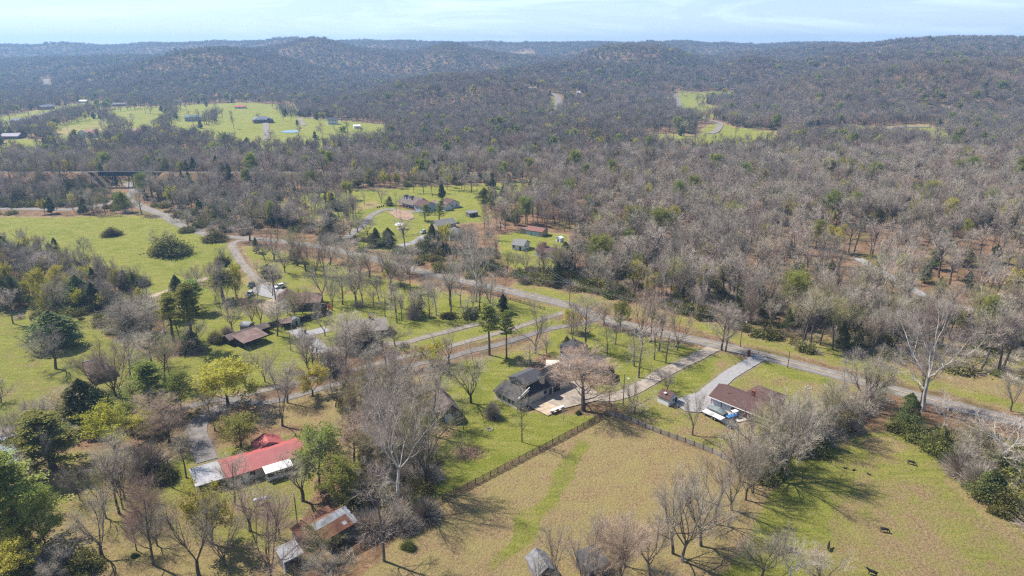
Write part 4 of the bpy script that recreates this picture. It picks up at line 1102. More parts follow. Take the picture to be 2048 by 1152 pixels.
def vunit(v): return v / (np.linalg.norm(v, axis=-1, keepdims=True) + 1e-9)
def vlean(d, ang, g):
    d = vunit(d); a = vunit(np.cross(d, g.normal(size=d.shape)))
    return d * np.cos(ang)[..., None] + a * np.sin(ang)[..., None]
def twigs(C, Lf, bp, nt, ntt, tw, leaves, lw, H, g):
    bp = np.asarray(bp)
    x = g.uniform(.2, 1.0, nt) * (len(bp) - 1); i = np.minimum(x.astype(int), len(bp) - 2); f = (x - i)[:, None]
    p1 = bp[i] * (1 - f) + bp[i + 1] * f; d1 = bp[i + 1] - bp[i]
    d2 = vunit(vlean(d1, np.radians(g.uniform(18, 55, nt)), g) + [0, 0, .16]); L = g.uniform(.6, 1.7, nt)[:, None] * H / 15
    C.ribs(p1, p1 + d2 * L, tw * 1.2, g)
    if ntt:
        p2 = p1[:, None] + (d2 * L)[:, None] * g.uniform(.15, 1.0, (nt, ntt))[..., None]
        dd = np.repeat(d2[:, None], ntt, 1); d3 = vunit(vlean(dd, np.radians(g.uniform(20, 60, (nt, ntt))), g) + [0, 0, .2])
        C.ribs(p2, p2 + d3 * g.uniform(.35, 1.0, (nt, ntt))[..., None] * H / 15, tw * .8, g)
    if leaves:
        p3 = p1[:, None] + (d2 * L)[:, None] * g.uniform(.2, 1.3, (nt, leaves))[..., None] + g.normal(size=(nt, leaves, 3)) * .28
        p3 = p3.reshape(-1, 3); Lf.quads(p3, lw * g.uniform(.6, 1.5, len(p3)), g)

def unit(v): return v / (np.linalg.norm(v) + 1e-9)
def stem(p, d, L, n, wob, up, g):
    pts = [np.array(p, float)]; d = unit(np.array(d, float))
    for i in range(n):
        d = unit(d + g.normal(size=3) * wob + np.array([0, 0, up]))
        pts.append(pts[-1] + d * L / n)
    return pts
def lean(d, ang, g, az=None):
    d = unit(d); a = unit(np.cross(d, [.2, .3, .93])); b = np.cross(d, a); t = g.uniform(0, 2 * math.pi) if az is None else az
    return unit(d * math.cos(ang) + (a * math.cos(t) + b * math.sin(t)) * math.sin(ang))
def along(pts, t):
    x = t * (len(pts) - 1); i = min(int(x), len(pts) - 2); f = x - i
    return pts[i] * (1 - f) + pts[i + 1] * f, pts[i + 1] - pts[i]

def gen_tree(seed, form, nb=9, nt=8, ntt=5, tw=.03, leaves=0, lw=.16, H=15.0, k=(7, 5, 3), only_twigs_tube=False):
    g = np.random.default_rng(seed)
    T = TB(); C = TB(); Lf = TB()
    limbs = []
    if form == 'vase':
        n = g.integers(4, 7); t = stem((0, 0, 0), (g.normal() * .04, g.normal() * .04, 1), H * g.uniform(.10, .2), 3, .05, 0, g)
        T.tube(t, [.33, .29, .27, .26], k[0])
        for i in range(n):
            az = 2 * math.pi * (i + g.uniform(-.3, .3)) / n; an = R(g.uniform(12, 36))
            d = np.array([math.cos(az) * math.sin(an), math.sin(az) * math.sin(an), math.cos(an)])
            p = stem(t[-1], d, H * g.uniform(.48, .90), 7, .13, .02, g); limbs.append((p, .125, 1.0))
            f = g.uniform(.25, .5); q, qd = along(p, f); limbs.append((stem(q, lean(qd, R(g.uniform(20, 38)), g), H * g.uniform(.34, .5), 6, .12, .05, g), .07, .7))
    elif form == 'oval':
        t = stem((0, 0, 0), (0, 0, 1), H * .92, 9, .05, .08, g)
        T.tube(t, list(np.linspace(.28, .03, 10)), k[0]); limbs.append((t[4:], .09, .6))
        n = g.integers(13, 18)
        for i in range(n):
            f = .22 + .7 * (i / n); p0, _ = along(t, f); an = R(g.uniform(35, 60))
            az = i * 2.4 + g.uniform(-.4, .4); d = np.array([math.cos(az) * math.sin(an), math.sin(az) * math.sin(an), math.cos(an)])
            limbs.append((stem(p0, d, H * .42 * (1.05 - .75 * abs(f - .42) / .6) * g.uniform(.8, 1.1), 6, .12, .09, g), .12 * (1.15 - f), .8))
    elif form == 'wide':
        n = g.integers(5, 8); t = stem((0, 0, 0), (g.normal() * .06, g.normal() * .06, 1), H * g.uniform(.2, .32), 4, .07, 0, g)
        T.tube(t, [.36, .31, .29, .27, .25], k[0])
        for i in range(n):
            az = 2 * math.pi * (i + g.uniform(-.3, .3)) / n; an = R(g.uniform(28, 62) if i else 8)
            d = np.array([math.cos(az) * math.sin(an), math.sin(az) * math.sin(an), math.cos(an)])
            limbs.append((stem(t[-1] if i % 2 else t[-2], d, H * g.uniform(.42, .80), 8, .18, .07, g), .15, 1.0))
            q, qd = along(limbs[-1][0], g.uniform(.25, .5)); limbs.append((stem(q, lean(qd, R(g.uniform(25, 45)), g), H * g.uniform(.3, .45), 6, .15, .06, g), .085, .7))
    elif form == 'syc':
        n = 6; t = stem((0, 0, 0), (g.normal() * .05, g.normal() * .05, 1), H * .34, 5, .06, 0, g)
        T.tube(t, [.30, .27, .24, .22, .21, .2], k[0])
        for i in range(n):
            az = 2 * math.pi * (i + g.uniform(-.3, .3)) / n; an = R(g.uniform(15, 42) if i < 5 else 78)
            d = np.array([math.cos(az) * math.sin(an), math.sin(az) * math.sin(an), math.cos(an)])
            p = stem(t[-1] if i < 5 else t[3], d, H * (g.uniform(.5, .68) if i < 5 else .34), 8, .15, .05, g); limbs.append((p, .10, 1.0))
            q, qd = along(p, .35); limbs.append((stem(q, lean(qd, R(32), g), H * .3, 6, .14, .05, g), .06, .7))
    elif form == 'thin':
        t = stem((0, 0, 0), (0, 0, 1), H * .96, 9, .035, .08, g)
        T.tube(t, list(np.linspace(.24, .03, 10)), k[0]); limbs.append((t[5:], .07, .5))
        n = g.integers(16, 22)
        for i in range(n):
            f = .2 + .75 * (i / n); p0, _ = along(t, f); an = R(g.uniform(45, 80)); az = i * 2.4
            d = np.array([math.cos(az) * math.sin(an), math.sin(az) * math.sin(an), math.cos(an)])
            limbs.append((stem(p0, d, H * .26 * (1.1 - f * .8) * g.uniform(.8, 1.2), 4, .13, .07, g), .07, .55))
    elif form == 'tall':   # woodland tree: long clear trunk, small upright crown
        t = stem((0, 0, 0), (g.normal() * .03, g.normal() * .03, 1), H * .72, 8, .05, .05, g)
        T.tube(t, list(np.linspace(.28, .13, 9)), k[0])
        n = g.integers(7, 11)
        for i in range(n):
            f = .5 + .5 * (i + 1) / n; p0, _ = along(t, min(f, 1)); an = R(g.uniform(22, 50)); az = i * 2.4 + g.uniform(-.5, .5)
            d = np.array([math.cos(az) * math.sin(an), math.sin(az) * math.sin(an), math.cos(an)])
            limbs.append((stem(p0, d, H * g.uniform(.3, .42), 6, .14, .09, g), .12, .8))
    for pts, r, s in limbs:
        n = len(pts); T.tube(pts, list(np.linspace(r, r * .14, n)), k[1])
        m = max(3, int(nb * s))
        for b in range(m):
            f = .18 + .82 * (b + g.uniform(0, 1)) / m; p0, dd = along(pts, min(f, 1.0))
            d = lean(dd, R(g.uniform(20, 50)), g); Lb = H * .215 * (1.25 - .7 * f) * g.uniform(.6, 1.3) * (.6 + .4 * s)
            bp = stem(p0, d, Lb, 4, .16, .10, g)
            if k[2]: T.tube(bp, list(np.linspace(min(r * .28, .032), .008, 5)), k[2])
            else: C.ribs(bp[0][None], bp[-1][None], tw * 1.6, g)
            twigs(C, Lf, bp, nt, ntt, tw, leaves, lw, H, g)
    return T, C, Lf

def gen_cedar(seed, n=2600, w=.30, H=12.0, RAD=3.2, slim=1.0, k=6):
    g = np.random.default_rng(seed); T = TB(); C = TB()
    t = stem((0, 0, 0), (0, 0, 1), H * .95, 6, .03, .05, g); T.tube(t, list(np.linspace(.22, .03, 7)), k)
    ph = g.uniform(0, 6, 8); nl = 34
    lob = [(g.uniform(.05, .95), g.uniform(0, 2 * math.pi), g.uniform(.45, 1.45)) for _ in range(nl)]
    lob = np.array(lob)[g.integers(nl, size=n)]
    z = np.clip(lob[:, 0] + g.normal(size=n) * .05, .02, 1)
    prof = (np.minimum(z / .28, 1) ** .7) * (1 - z) ** .75 * 1.35
    a = lob[:, 1] + g.normal(size=n) * .42; r = RAD * slim * prof * lob[:, 2] * (g.uniform(.15, 1, n) ** .45)
    C.quads(np.stack([np.cos(a) * r, np.sin(a) * r, H * (.06 + .94 * z) - r * .12], -1), w * g.uniform(.5, 1.4, n), g)
    return T, C

def gen_pine(seed, n=3000, w=.26, H=16.0, k=6, f0=.24):
    g = np.random.default_rng(seed); T = TB(); C = TB()
    t = stem((0, 0, 0), (0, 0, 1), H * .97, 8, .03, .06, g); T.tube(t, list(np.linspace(.30, .04, 9)), k)
    nb = 46; per = n // nb
    for i in range(nb):
        f = f0 + (.99 - f0) * i / nb; p0, _ = along(t, f); az = i * 2.4 + g.uniform(-.3, .3); an = R(78 - 45 * max(0, f - .5))
        L = H * .27 * (1.12 - f) ** .7 * g.uniform(.6, 1.15)
        d = np.array([math.cos(az) * math.sin(an), math.sin(az) * math.sin(an), math.cos(an)])
        b = stem(p0, d, L, 4, .08, .06, g); T.tube(b, [.07, .055, .04, .03, .015], 3)
        B = np.array(b); x = g.uniform(.3, 1.0, per) * 4; j = np.minimum(x.astype(int), 3); f = (x - j)[:, None]
        C.quads(B[j] * (1 - f) + B[j + 1] * f + g.normal(size=(per, 3)) * [.30, .30, .10], w * g.uniform(.5, 1.4, per), g, .5)
    return T, C

def gen_bush(seed, n=5200, w=.08, ribs=700, H=2.6, RAD=2.2, leafshare=1.0):
    g = np.random.default_rng(seed); T = TB(); C = TB()
    for i in range(7):
        an = R(g.uniform(5, 50)); az = g.uniform(0, 6.28); d = np.array([math.cos(az) * math.sin(an), math.sin(az) * math.sin(an), math.cos(an)])
        T.tube(stem((0, 0, -.1), d, H * .8, 3, .15, .05, g), [.05, .04, .025, .01], 3)
    lob = [(unit(g.normal(size=3) * [1, 1, .5]) * g.uniform(.35, .8)) for _ in range(12)]
    d = g.normal(size=(ribs, 3)); d[:, 2] = np.abs(d[:, 2]) * 1.2; d = vunit(d); S = np.array([RAD, RAD, H])
    p = d * g.uniform(.1, .55, (ribs, 1)) * S; C.ribs(p, p + d * g.uniform(.3, .55, (ribs, 1)) * S + g.normal(size=(ribs, 3)) * .2, .035, g)
    lob = np.array(lob); p = (lob[g.integers(12, size=n)] + g.normal(size=(n, 3)) * .2) * S; p[:, 2] = np.abs(p[:, 2]) * .95 + .05
    C.quads(p, w * g.uniform(.5, 1.4, n), g)
    return T, C

def to_mesh(name, pieces):
    V = []; MI = []; mats = []
    for tb, m in pieces:
        q = tb.all()
        if not len(q): continue
        if m not in mats: mats.append(m)
        V.append(q); MI.append(np.full(len(q), mats.index(m), np.int32))
    me = bpy.data.meshes.new(name)
    V = np.concatenate(V).reshape(-1, 3).astype(np.float32); n = len(V)
    me.vertices.add(n); me.vertices.foreach_set('co', V.ravel())
    me.loops.add(n); me.loops.foreach_set('vertex_index', np.arange(n, dtype=np.int32))
    me.polygons.add(n // 4); me.polygons.foreach_set('loop_start', np.arange(n // 4, dtype=np.int32) * 4)
    me.polygons.foreach_set('material_index', np.concatenate(MI))
    me.update()
    for m in mats: me.materials.append(m)
    return me

def norm(tbs, H, Wd, pc=90):
    tbs = [t for t in tbs if t.q]
    A = np.concatenate([t.all().reshape(-1, 3) for t in tbs])
    top = np.percentile(A[:, 2], 99.7); rad = np.percentile(np.hypot(A[:, 0], A[:, 1]), pc)
    s = np.array([Wd / 2 / rad, Wd / 2 / rad, H / top])
    for t in tbs: t.q = [q * s for q in t.q]

# near tree forms: every one is 15 m tall and 10 m wide before it is scaled to its place
FORMS = {}
TWIG_SHADED = leaf_mat('far twigs with shade in colour', (.18, .148, .115), (.38, .32, .255), .34, 0, .02)  # twig colour darkened to stand in for the shade between fine twigs in far crowns
def reg(kind, T, C, mt, mc, L=None, ml=None, H=15.0, Wd=10.0):
    norm([t for t in (T, C, L) if t is not None], H, Wd)
    crown = [(C, mc)] + ([(L, ml)] if L is not None and L.q else [])
    FORMS.setdefault(kind, []).append((to_mesh('trunk', [(T, mt)]), to_mesh('crown', crown)))
for i in range(6):
    T, C, _ = gen_tree(10 + i, 'vase', 15, 10, 6, .0155); reg('V', T, C, BARK, (TWIG, TWIG, TWIG, TWIGO, TWIG, TWIGK)[i])
for i in range(4):
    T, C, _ = gen_tree(20 + i, 'oval', 13, 9, 6, .0155); reg('O', T, C, BARK, TWIG)
for i in range(5):
    T, C, _ = gen_tree(30 + i, 'wide', 15, 10, 6, .0165); reg('W', T, C, BARK, TWIG)
for i in range(2):
    T, C, _ = gen_tree(40 + i, 'thin', 7, 7, 5, .027); reg('T', T, C, BARK, TWIG)
for i in range(3):
    T, C, _ = gen_tree(45 + i, 'tall', 12, 9, 6, .018); reg('N', T, C, BARK, (TWIG, TWIGO, TWIG)[i])
for i in range(2):
    T, C, _ = gen_tree(50 + i, ('oval', 'vase')[i], (15, 15)[i], 11, 6, .019); reg('K', T, C, BARK, TWIGK)
for i in range(2):
    T, C, _ = gen_tree(60 + i, 'syc', 12, 9, 5, .017); reg('S', T, C, SYC, TWIG)
for i in range(3):
    T, C, L = gen_tree(70 + i, ('vase', 'oval', 'vase')[i], (11, 11, 11)[i], 9, 5, leaves=7, lw=.13); reg('Y', T, C, BARK, TWIGO, L, LEAFY)
for i in range(3):
    T, C, L = gen_tree(80 + i, ('oval', 'vase', 'oval')[i], (11, 10, 11)[i], 9, 4, leaves=5, lw=.13); reg('G', T, C, BARK, TWIGO, L, LEAFG)
for i in range(4):
    T, C = gen_cedar(90 + i, 14000, .11, slim=(1, .7, 1.2, .9)[i]); reg('C', T, C, BARK, CEDAR)
for i in range(3):
    T, C = gen_pine(100 + i, 12000, .085); reg('P', T, C, BARK, PINE)
for i in range(2):
    T, C = gen_pine(106 + i, 8000, .10, f0=.5); reg('Q', T, C, BARK, PINE)
for i in range(3):
    T, C = gen_bush(110 + i); reg('B', T, C, BARK, BRUSH, H=2.5, Wd=5)
for i in range(2):
    T, C = gen_bush(120 + i, 1, .05, 2600); reg('D', T, C, BARK, TWIG, H=2.5, Wd=5)
for i in range(2):
    T, C = gen_bush(125 + i, 7000, .08, 200); reg('E', T, C, BARK, CEDAR, H=2.5, Wd=5)
print('forms', time.time() - T0)

KN = {'V': ('bare_tree', 'bare vase-shaped tree', 'tree'), 'O': ('bare_tree', 'bare oval-crowned tree', 'tree'), 'W': ('bare_tree', 'bare spreading tree', 'tree'),
      'T': ('bare_tree', 'thin straight bare tree', 'tree'), 'N': ('bare_tree', 'bare long-trunked tree', 'tree'), 'K': ('bare_tree', 'pinkish-brown budding tree', 'tree'),
      'S': ('sycamore_tree', 'white-barked sycamore', 'tree'), 'Y': ('budding_tree', 'yellow-green budding tree', 'tree'), 'G': ('leafy_tree', 'fresh green leafing tree', 'tree'),
      'Q': ('pine_tree', 'slender high-crowned pine', 'tree'), 'C': ('cedar_tree', 'dark green cedar', 'tree'), 'P': ('pine_tree', 'green pine', 'tree'), 'B': ('shrub', 'brushy green shrub', 'shrub'), 'D': ('shrub', 'leafless grey thicket', 'shrub'),
      'E': ('evergreen_shrub', 'dark evergreen shrub', 'shrub')}
# hand-read trees: kind, base column, base row, top row, crown width in pixels
HAND = '''
P 50 1078 903 112;P 108 945 832 105;V 52 918 812 55;V 63 932 815 55;Y 232 910 812 88;K 340 888 800 75;D 297 948 880 78;E 333 960 928 36;
V 212 1036 925 62;V 206 1116 992 95;K 308 1130 952 62;V 398 1152 990 98;Y 425 1088 968 80;V 315 1092 1005 60;Y 18 1156 1078 90;G 35 1110 1030 60;V 118 1160 1100 90;E 270 1113 1106 12;
V 540 1156 982 135;V 606 1002 880 100;G 640 972 858 74;G 688 1018 918 62;K 709 926 832 70;T 768 1122 925 95;S 800 1008 782 125;O 781 930 772 95;V 853 981 798 105;V 838 985 810 60;
D 850 1035 995 60;B 832 1020 990 40;D 800 1050 1010 50;B 815 1096 1078 24;D 760 1060 1020 60;V 636 1124 1050 80;W 664 1172 1090 110;D 730 1058 1020 60;V 600 1160 1100 60;
V 250 1000 900 60;V 430 862 780 60;O 470 1010 905 60;V 500 1062 960 70;V 160 1000 920 60;V 450 1132 1010 80;O 560 1078 985 60;V 700 1000 900 70;V 725 902 800 60;V 745 960 850 70;V 822 902 770 80;O 802 832 720 70;V 740 822 720 60;V 880 800 705 60;V 530 764 690 50;V 490 772 700 50;
W 1480 962 840 95;V 1530 927 810 85;W 1570 942 800 100;V 1620 897 790 75;O 1660 872 770 70;V 1702 842 740 70;W 1300 1152 1020 100;W 1402 1092 940 100;V 1250 1132 1020 70;V 1112 1170 1028 75;V 1190 1172 1018 90;K 1240 1172 1036 95;V 1165 1178 1050 70;W 1080 1180 1100 60;W 1346 1107 950 125;W 1364 1122 935 110;W 1430 1048 910 105;V 1463 1020 882 85;V 1491 1000 868 80;
W 1506 985 862 60;W 1522 1160 1040 90;W 1544 960 790 125;S 1576 1170 1080 90;W 1640 1172 1095 80;K 1240 1200 1060 60;V 1320 1190 1120 60;
V 1560 905 800 75;V 1592 890 790 80;O 1618 868 780 60;V 1646 863 790 60;V 1691 826 762 55;W 1733 822 692 118;V 1742 812 720 70;D 1520 910 870 60;D 1560 885 850 60;D 1600 870 840 50;D 1490 935 890 60;
S 1846 822 608 155;O 1841 806 690 45;S 1884 864 790 62;C 1812 856 785 48;V 2021 822 752 45;B 1872 905 862 56;C 1880 905 855 30;B 1985 1002 955 60;C 1975 1000 938 40;B 2030 1030 995 50;W 1925 945 878 78;D 1925 945 900 70;S 2000 932 832 115;W 1942 935 860 70;B 1900 925 890 44;D 1955 975 925 60;B 2010 1020 980 56;D 2048 1035 1000 50;
V 1071 707 594 88;T 1057 750 682 45;W 1093 706 668 45;Y 1143 664 618 28;O 1172 696 585 62;K 1208 651 602 42;T 1214 712 650 42;T 1231 689 625 34;G 1241 661 602 30;V 1282 680 564 80;
T 1268 732 648 46;T 1277 755 660 54;T 1331 726 655 44;V 1355 701 606 48;O 1443 701 600 62;O 1451 703 612 52;K 1166 821 706 116;T 1218 806 765 28;W 1268 827 766 62;W 1334 782 734 46;V 1385 870 784 52;T 1127 842 815 12;
T 1044 884 750 34;C 1133 700 672 22;E 1157 828 820 10;
V 565 852 714 92;O 575 806 724 55;V 617 742 668 66;Y 626 792 734 62;W 671 814 742 62;O 693 784 640 82;D 665 742 690 56;T 772 732 658 52;V 784 740 680 40;V 810 766 680 62;Y 865 734 690 55;V 898 726 650 62;
V 942 806 690 95;Q 979 710 608 36;Q 1013 717 622 24;T 927 860 788 26;O 840 864 730 90;O 868 850 740 60;S 775 874 740 92;Y 775 776 738 34;D 985 835 800 30;W 740 880 800 60;V 760 900 800 70;
O 685 609 533 52;V 665 614 545 36;V 645 601 528 42;V 712 603 540 42;O 747 614 575 30;T 770 633 572 30;T 794 646 580 32;D 827 637 600 26;O 829 636 575 26;S 872 631 535 58;O 859 638 558 36;T 900 612 540 36;S 952 603 468 72;S 922 613 500 60;V 1000 612 572 32;
T 935 643 590 30;O 555 672 600 44;W 522 652 586 38;V 553 648 600 40;V 590 636 580 40;V 605 626 570 40;V 618 622 570 36;V 650 672 615 36;O 705 692 622 62;O 740 692 628 62;K 720 700 640 50;W 790 692 638 56;D 730 690 660 60;D 690 686 660 40;V 575 628 575 50;V 632 640 590 36;
W 112 738 650 84;W 85 698 640 60;C 110 692 622 64;B 138 672 630 36;V 232 792 663 84;V 241 794 680 60;O 262 757 660 62;V 186 776 695 60;V 195 782 700 40;C 250 668 615 40;O 252 668 600 60;O 280 692 600 90;O 300 664 600 70;O 305 730 660 60;
Q 348 684 585 40;Q 390 698 566 46;O 395 702 640 46;D 372 702 665 50;C 384 702 660 26;B 430 684 660 30;W 465 664 596 55;D 455 672 650 26;Q 447 600 540 44;Q 388 625 562 40;Q 340 640 585 36;D 350 600 580 40;V 505 650 580 40;
C 175 852 758 62;C 200 852 772 52;P 302 818 722 72;G 365 825 744 46;Y 457 814 720 92;W 418 824 762 42;K 100 872 790 76;V 52 872 806 55;K 312 842 780 62;K 332 872 815 80;Y 235 852 806 46;G 262 858 808 38;Y 290 865 820 50;G 482 895 830 60;W 2 806 762 46;G 110 880 845 50;K 130 836 780 60;
B 220 472 455 34;B 336 508 472 70;W 331 502 454 40;W 378 457 410 46;B 372 464 452 28;B 435 480 460 44;W 444 464 430 50;W 382 571 530 34;K 421 566 515 34;B 445 530 508 30;V 450 531 488 36;W 500 482 430 60;V 270 566 525 24;B 262 570 540 30;B 280 570 552 30;
V 548 519 448 64;C 536 554 528 26;W 515 545 520 22;W 530 520 480 40;V 595 532 455 60;V 612 542 470 55;V 648 552 460 66;V 632 550 480 44;W 660 530 470 50;V 740 556 500 52;V 765 545 500 50;V 782 572 500 52;V 802 574 505 50;O 815 548 490 50;V 570 545 480 44;O 700 545 480 50;V 720 560 500 44;
C 752 492 455 22;C 777 494 455 22;C 866 502 448 36;P 850 442 408 20;P 878 443 400 22;C 779 411 392 14;T 794 434 380 8;T 801 441 385 8;T 729 408 378 14;T 706 414 388 10;W 763 406 372 22;V 660 434 398 14;Y 660 415 382 8;O 943 385 345 30;C 968 408 375 26;
C 560 450 415 34;O 590 455 415 40;V 625 448 412 44;C 665 458 424 30;O 575 440 405 40;V 640 470 425 50;V 680 478 430 50;V 700 470 430 44;V 545 440 400 40;V 735 470 430 34;V 715 465 428 34;C 672 420 398 20;G 711 375 358 14;
V 1030 540 500 28;V 1052 545 498 30;V 1015 545 500 26;O 1090 548 500 36;C 1130 545 484 30;O 1145 540 478 40;S 1325 590 505 44;S 1405 600 510 60;O 1450 545 415 60;V 1290 495 440 50;Y 1215 450 428 44;C 1320 520 482 30;O 1375 520 450 44;C 1395 525 480 28;O 1260 520 470 44;C 1300 525 498 26;Y 1597 432 400 60;V 1300 480 420 60;
C 1595 560 522 32;C 1730 580 540 32;S 1765 600 480 60;O 1815 600 490 50;S 1960 600 500 50;C 1880 480 450 30;C 1930 530 495 28;N 1500 640 540 50;N 1590 655 570 40;N 1605 690 570 60;N 1620 700 580 50;N 1640 690 570 44;N 1665 700 590 50;N 1690 690 600 44;N 1775 660 590 50;N 1960 745 600 60;N 1995 750 620 60;N 2005 740 620 60;D 1780 660 615 40;
O 118 640 560 36;Y 85 615 535 30;Y 100 640 560 24;Y 55 600 560 16;C 30 610 550 36;C 10 620 550 40;C 160 610 550 34;C 190 620 566 36;V 205 600 500 24;V 150 560 490 30;V 130 550 490 24;O 60 560 490 50;O 100 560 500 50;V 35 530 480 36;C 5 510 470 46;V 165 560 500 20;V 230 580 520 30;
'''
trees = []   # kind, x, y, z, height, width, hand
for it in HAND.replace('\n', '').split(';'):
    if not it.strip(): continue
    k, u, v, t, w = it.split(); u, v, t, w = map(float, (u, v, t, w))
    p = at(u, v); hh = max(1.0, top_h(p, t))
    dist = math.hypot(p.y * 1.0, 0) if False else ((p - Vector((0, 0, CAMZ))) @ Vector((0, CP, -SP)))
    ww = w * dist / FOC * (1.22 if k in 'VWOKNYG' else 1.1)
    trees.append((k, p.x, p.y, p.z, hh, ww, True))
print('hand trees', len(trees))

# ------------------------------------------------------------------ where woods stand
WOODS = [  # density, pixels, mix
    (1.0, [(1130, 578), (1300, 612), (1480, 665), (1600, 705), (1720, 722), (1800, 715), (1900, 690), (2048, 705), (2500, 780), (2500, 400), (1100, 400), (1120, 470), (1145, 540), (1060, 556)], 'bare'),
    (1.0, [(-250, 470), (0, 485), (100, 505), (190, 535), (262, 570), (300, 600), (330, 640), (340, 690), (240, 660), (225, 642), (140, 625), (60, 640), (-250, 620)], 'mixed'),
    (0.8, [(-250, 620), (60, 630), (140, 640), (140, 690), (60, 690), (-250, 690)], 'mixed'),
    (0.40, [(470, 470), (560, 450), (700, 470), (760, 500), (860, 500), (1000, 480), (1010, 540), (950, 560), (820, 530), (640, 485)], 'bare'),
    (0.12, [(540, 505), (700, 545), (900, 590), (950, 640), (820, 600), (640, 560), (560, 540)], 'bare'),
    (0.9, [(-250, 395), (180, 400), (250, 392), (300, 410), (480, 465), (560, 445), (540, 410), (600, 383), (1040, 352), (1060, 350), (2500, 345), (2500, 330), (-250, 330)], 'bare'),
    (0.95, [(-300, 372), (190, 372), (235, 396), (242, 406), (200, 413), (130, 421), (60, 421), (-300, 416)], 'bare'),
    (0.6, [(-300, 421), (60, 425), (200, 418), (252, 404), (300, 426), (340, 446), (260, 430), (200, 433), (-300, 430)], 'bare'),
    (0.9, [(262, 398), (420, 375), (560, 385), (545, 410), (560, 448), (480, 468), (380, 450), (300, 412)], 'bare'),
    (1.0, [(1060, 350), (1060, 395), (980, 400), (985, 440), (1000, 470), (1060, 452), (1110, 465), (2500, 460), (2500, 340)], 'bare'),
    (0.25, [(700, 760), (800, 745), (860, 780), (880, 900), (840, 1000), (760, 1000), (720, 880)], 'bare'),
    (0.44, [(1430, 490), (1560, 450), (2500, 500), (2500, 720), (1900, 650), (1700, 640), (1480, 590)], 'bare'),
    (0.8, [(1470, 925), (1540, 870), (1640, 845), (1720, 800), (1700, 850), (1580, 925), (1490, 960)], 'bare'),
    (0.5, [(950, 400), (985, 440), (1010, 520), (960, 500), (900, 440)], 'bare'),
    (0.35, [(1560, 740), (1900, 770), (2500, 850), (2500, 930), (2048, 860), (1900, 840)], 'none'),
    (0.22, [(-250, 1120), (250, 1125), (640, 1160), (640, 1300), (-250, 1300)], 'bare'),
    (0.22, [(1240, 1150), (1640, 1150), (1640, 1300), (1240, 1300)], 'none'),
    (0.35, [(-400, 740), (-30, 760), (-20, 1000), (-400, 1060)], 'mixed'),
]
WP = [(d, wpoly(p), m) for d, p, m in WOODS]
HOUSES = [(o.location.x, o.location.y) for o in COL.objects if o.type == 'EMPTY' and o.get('category') in ('house', 'barn', 'shed', 'garage', 'cabin', 'gazebo', 'tower')]
g0 = np.random.default_rng(99)
PX, PY = [], []
Yc = 110.0
rows = []
while Yc < 5200:
    sp = 5.0 if Yc < 420 else (5.4 if Yc < 620 else 6.2 if Yc < 700 else min(6.2 + (Yc - 700) * .0032, 22))
    n = int(2 * .88 * Yc / sp) + 2
    x = (np.arange(n) / n * 2 - 1) * .88 * Yc + g0.uniform(-.5, .5, n) * sp
    y = Yc + g0.uniform(-.5, .5, n) * sp
    PX.append(x); PY.append(y); Yc += sp
PX = np.concatenate(PX); PY = np.concatenate(PY)
PZ = height(PX, PY)
print('candidates', len(PX))
# density field
dens = np.zeros(len(PX)); mixed = np.zeros(len(PX), bool)
Y400 = at(1024, 392).y
dens[PY > Y400] = 1.0
xw = PX + 10 * fbm(PX / 25, PY / 25, 63, 2); yw = PY + 10 * fbm(PX / 25, PY / 25, 69, 2)
for s, p in GW + DW:
    if (p[:, 1].mean() > 400):
        dens[inpoly(xw, yw, p)] = 0
for d, p, m in WP:
    if m == 'none': continue
    i = inpoly(PX, PY, p); dens[i] = np.maximum(dens[i], d) if d > .6 else d
    if m == 'mixed': mixed[i] = True
EX = {id(GW[3][1]), id(GW[-1][1])}
for s, p in (GW + DW):
    if id(p) in EX: continue
    if 200 < p[:, 1].mean(): 
        i = inpoly(xw, yw, p); dens[i] = np.minimum(dens[i], 0.02 if p[:, 1].mean() < 500 else .012)
EXTRA = [(.30, [(520, 565), (760, 600), (1030, 622), (1000, 680), (700, 740), (560, 700), (540, 640)]), (.2, [(-150, 880), (390, 900), (430, 980), (600, 1060), (600, 1300), (-150, 1300)]),
         (.38, [(570, 730), (900, 722), (860, 790), (700, 830), (560, 840)]), (.55, [(700, 830), (800, 790), (850, 830), (860, 960), (830, 1010), (760, 1010), (720, 920)]), (.10, [(470, 490), (560, 505), (700, 545), (900, 590), (1000, 615), (820, 610), (640, 570), (560, 560)]),
         (.36, [(150, 770), (350, 760), (400, 800), (300, 870), (150, 870)]), (.55, [(560, 405), (700, 395), (720, 440), (700, 470), (560, 450)]), (.14, [(760, 375), (950, 370), (1050, 365), (1050, 395), (960, 400), (930, 440), (850, 395)]),
         (.22, [(1040, 640), (1190, 650), (1330, 685), (1300, 740), (1160, 720)]), (.18, [(340, 590), (540, 590), (520, 680), (340, 690)])]
for d, p in EXTRA:
    i = inpoly(PX, PY, wpoly(p)); dens[i] = np.maximum(dens[i], d)
for s, p in GW:   # tree lines and single trees on the far meadows
    if p[:, 1].mean() > 500: i = inpoly(xw, yw, p); dens[i] = np.maximum(dens[i], .03)
for ln in ([(205, 236), (225, 250), (236, 262), (240, 280)], [(330, 214), (345, 232), (335, 250), (325, 268)], [(100, 254), (150, 244), (215, 232)], [(225, 225), (330, 212), (360, 222)], [(430, 232), (420, 250)], [(560, 225), (600, 236), (640, 240)], [(110, 300), (180, 290), (240, 285), (330, 285), (460, 298)]):
    i = near_line(PX, PY, [at(*q) for q in ln], 30) < 7; dens[i] = .75
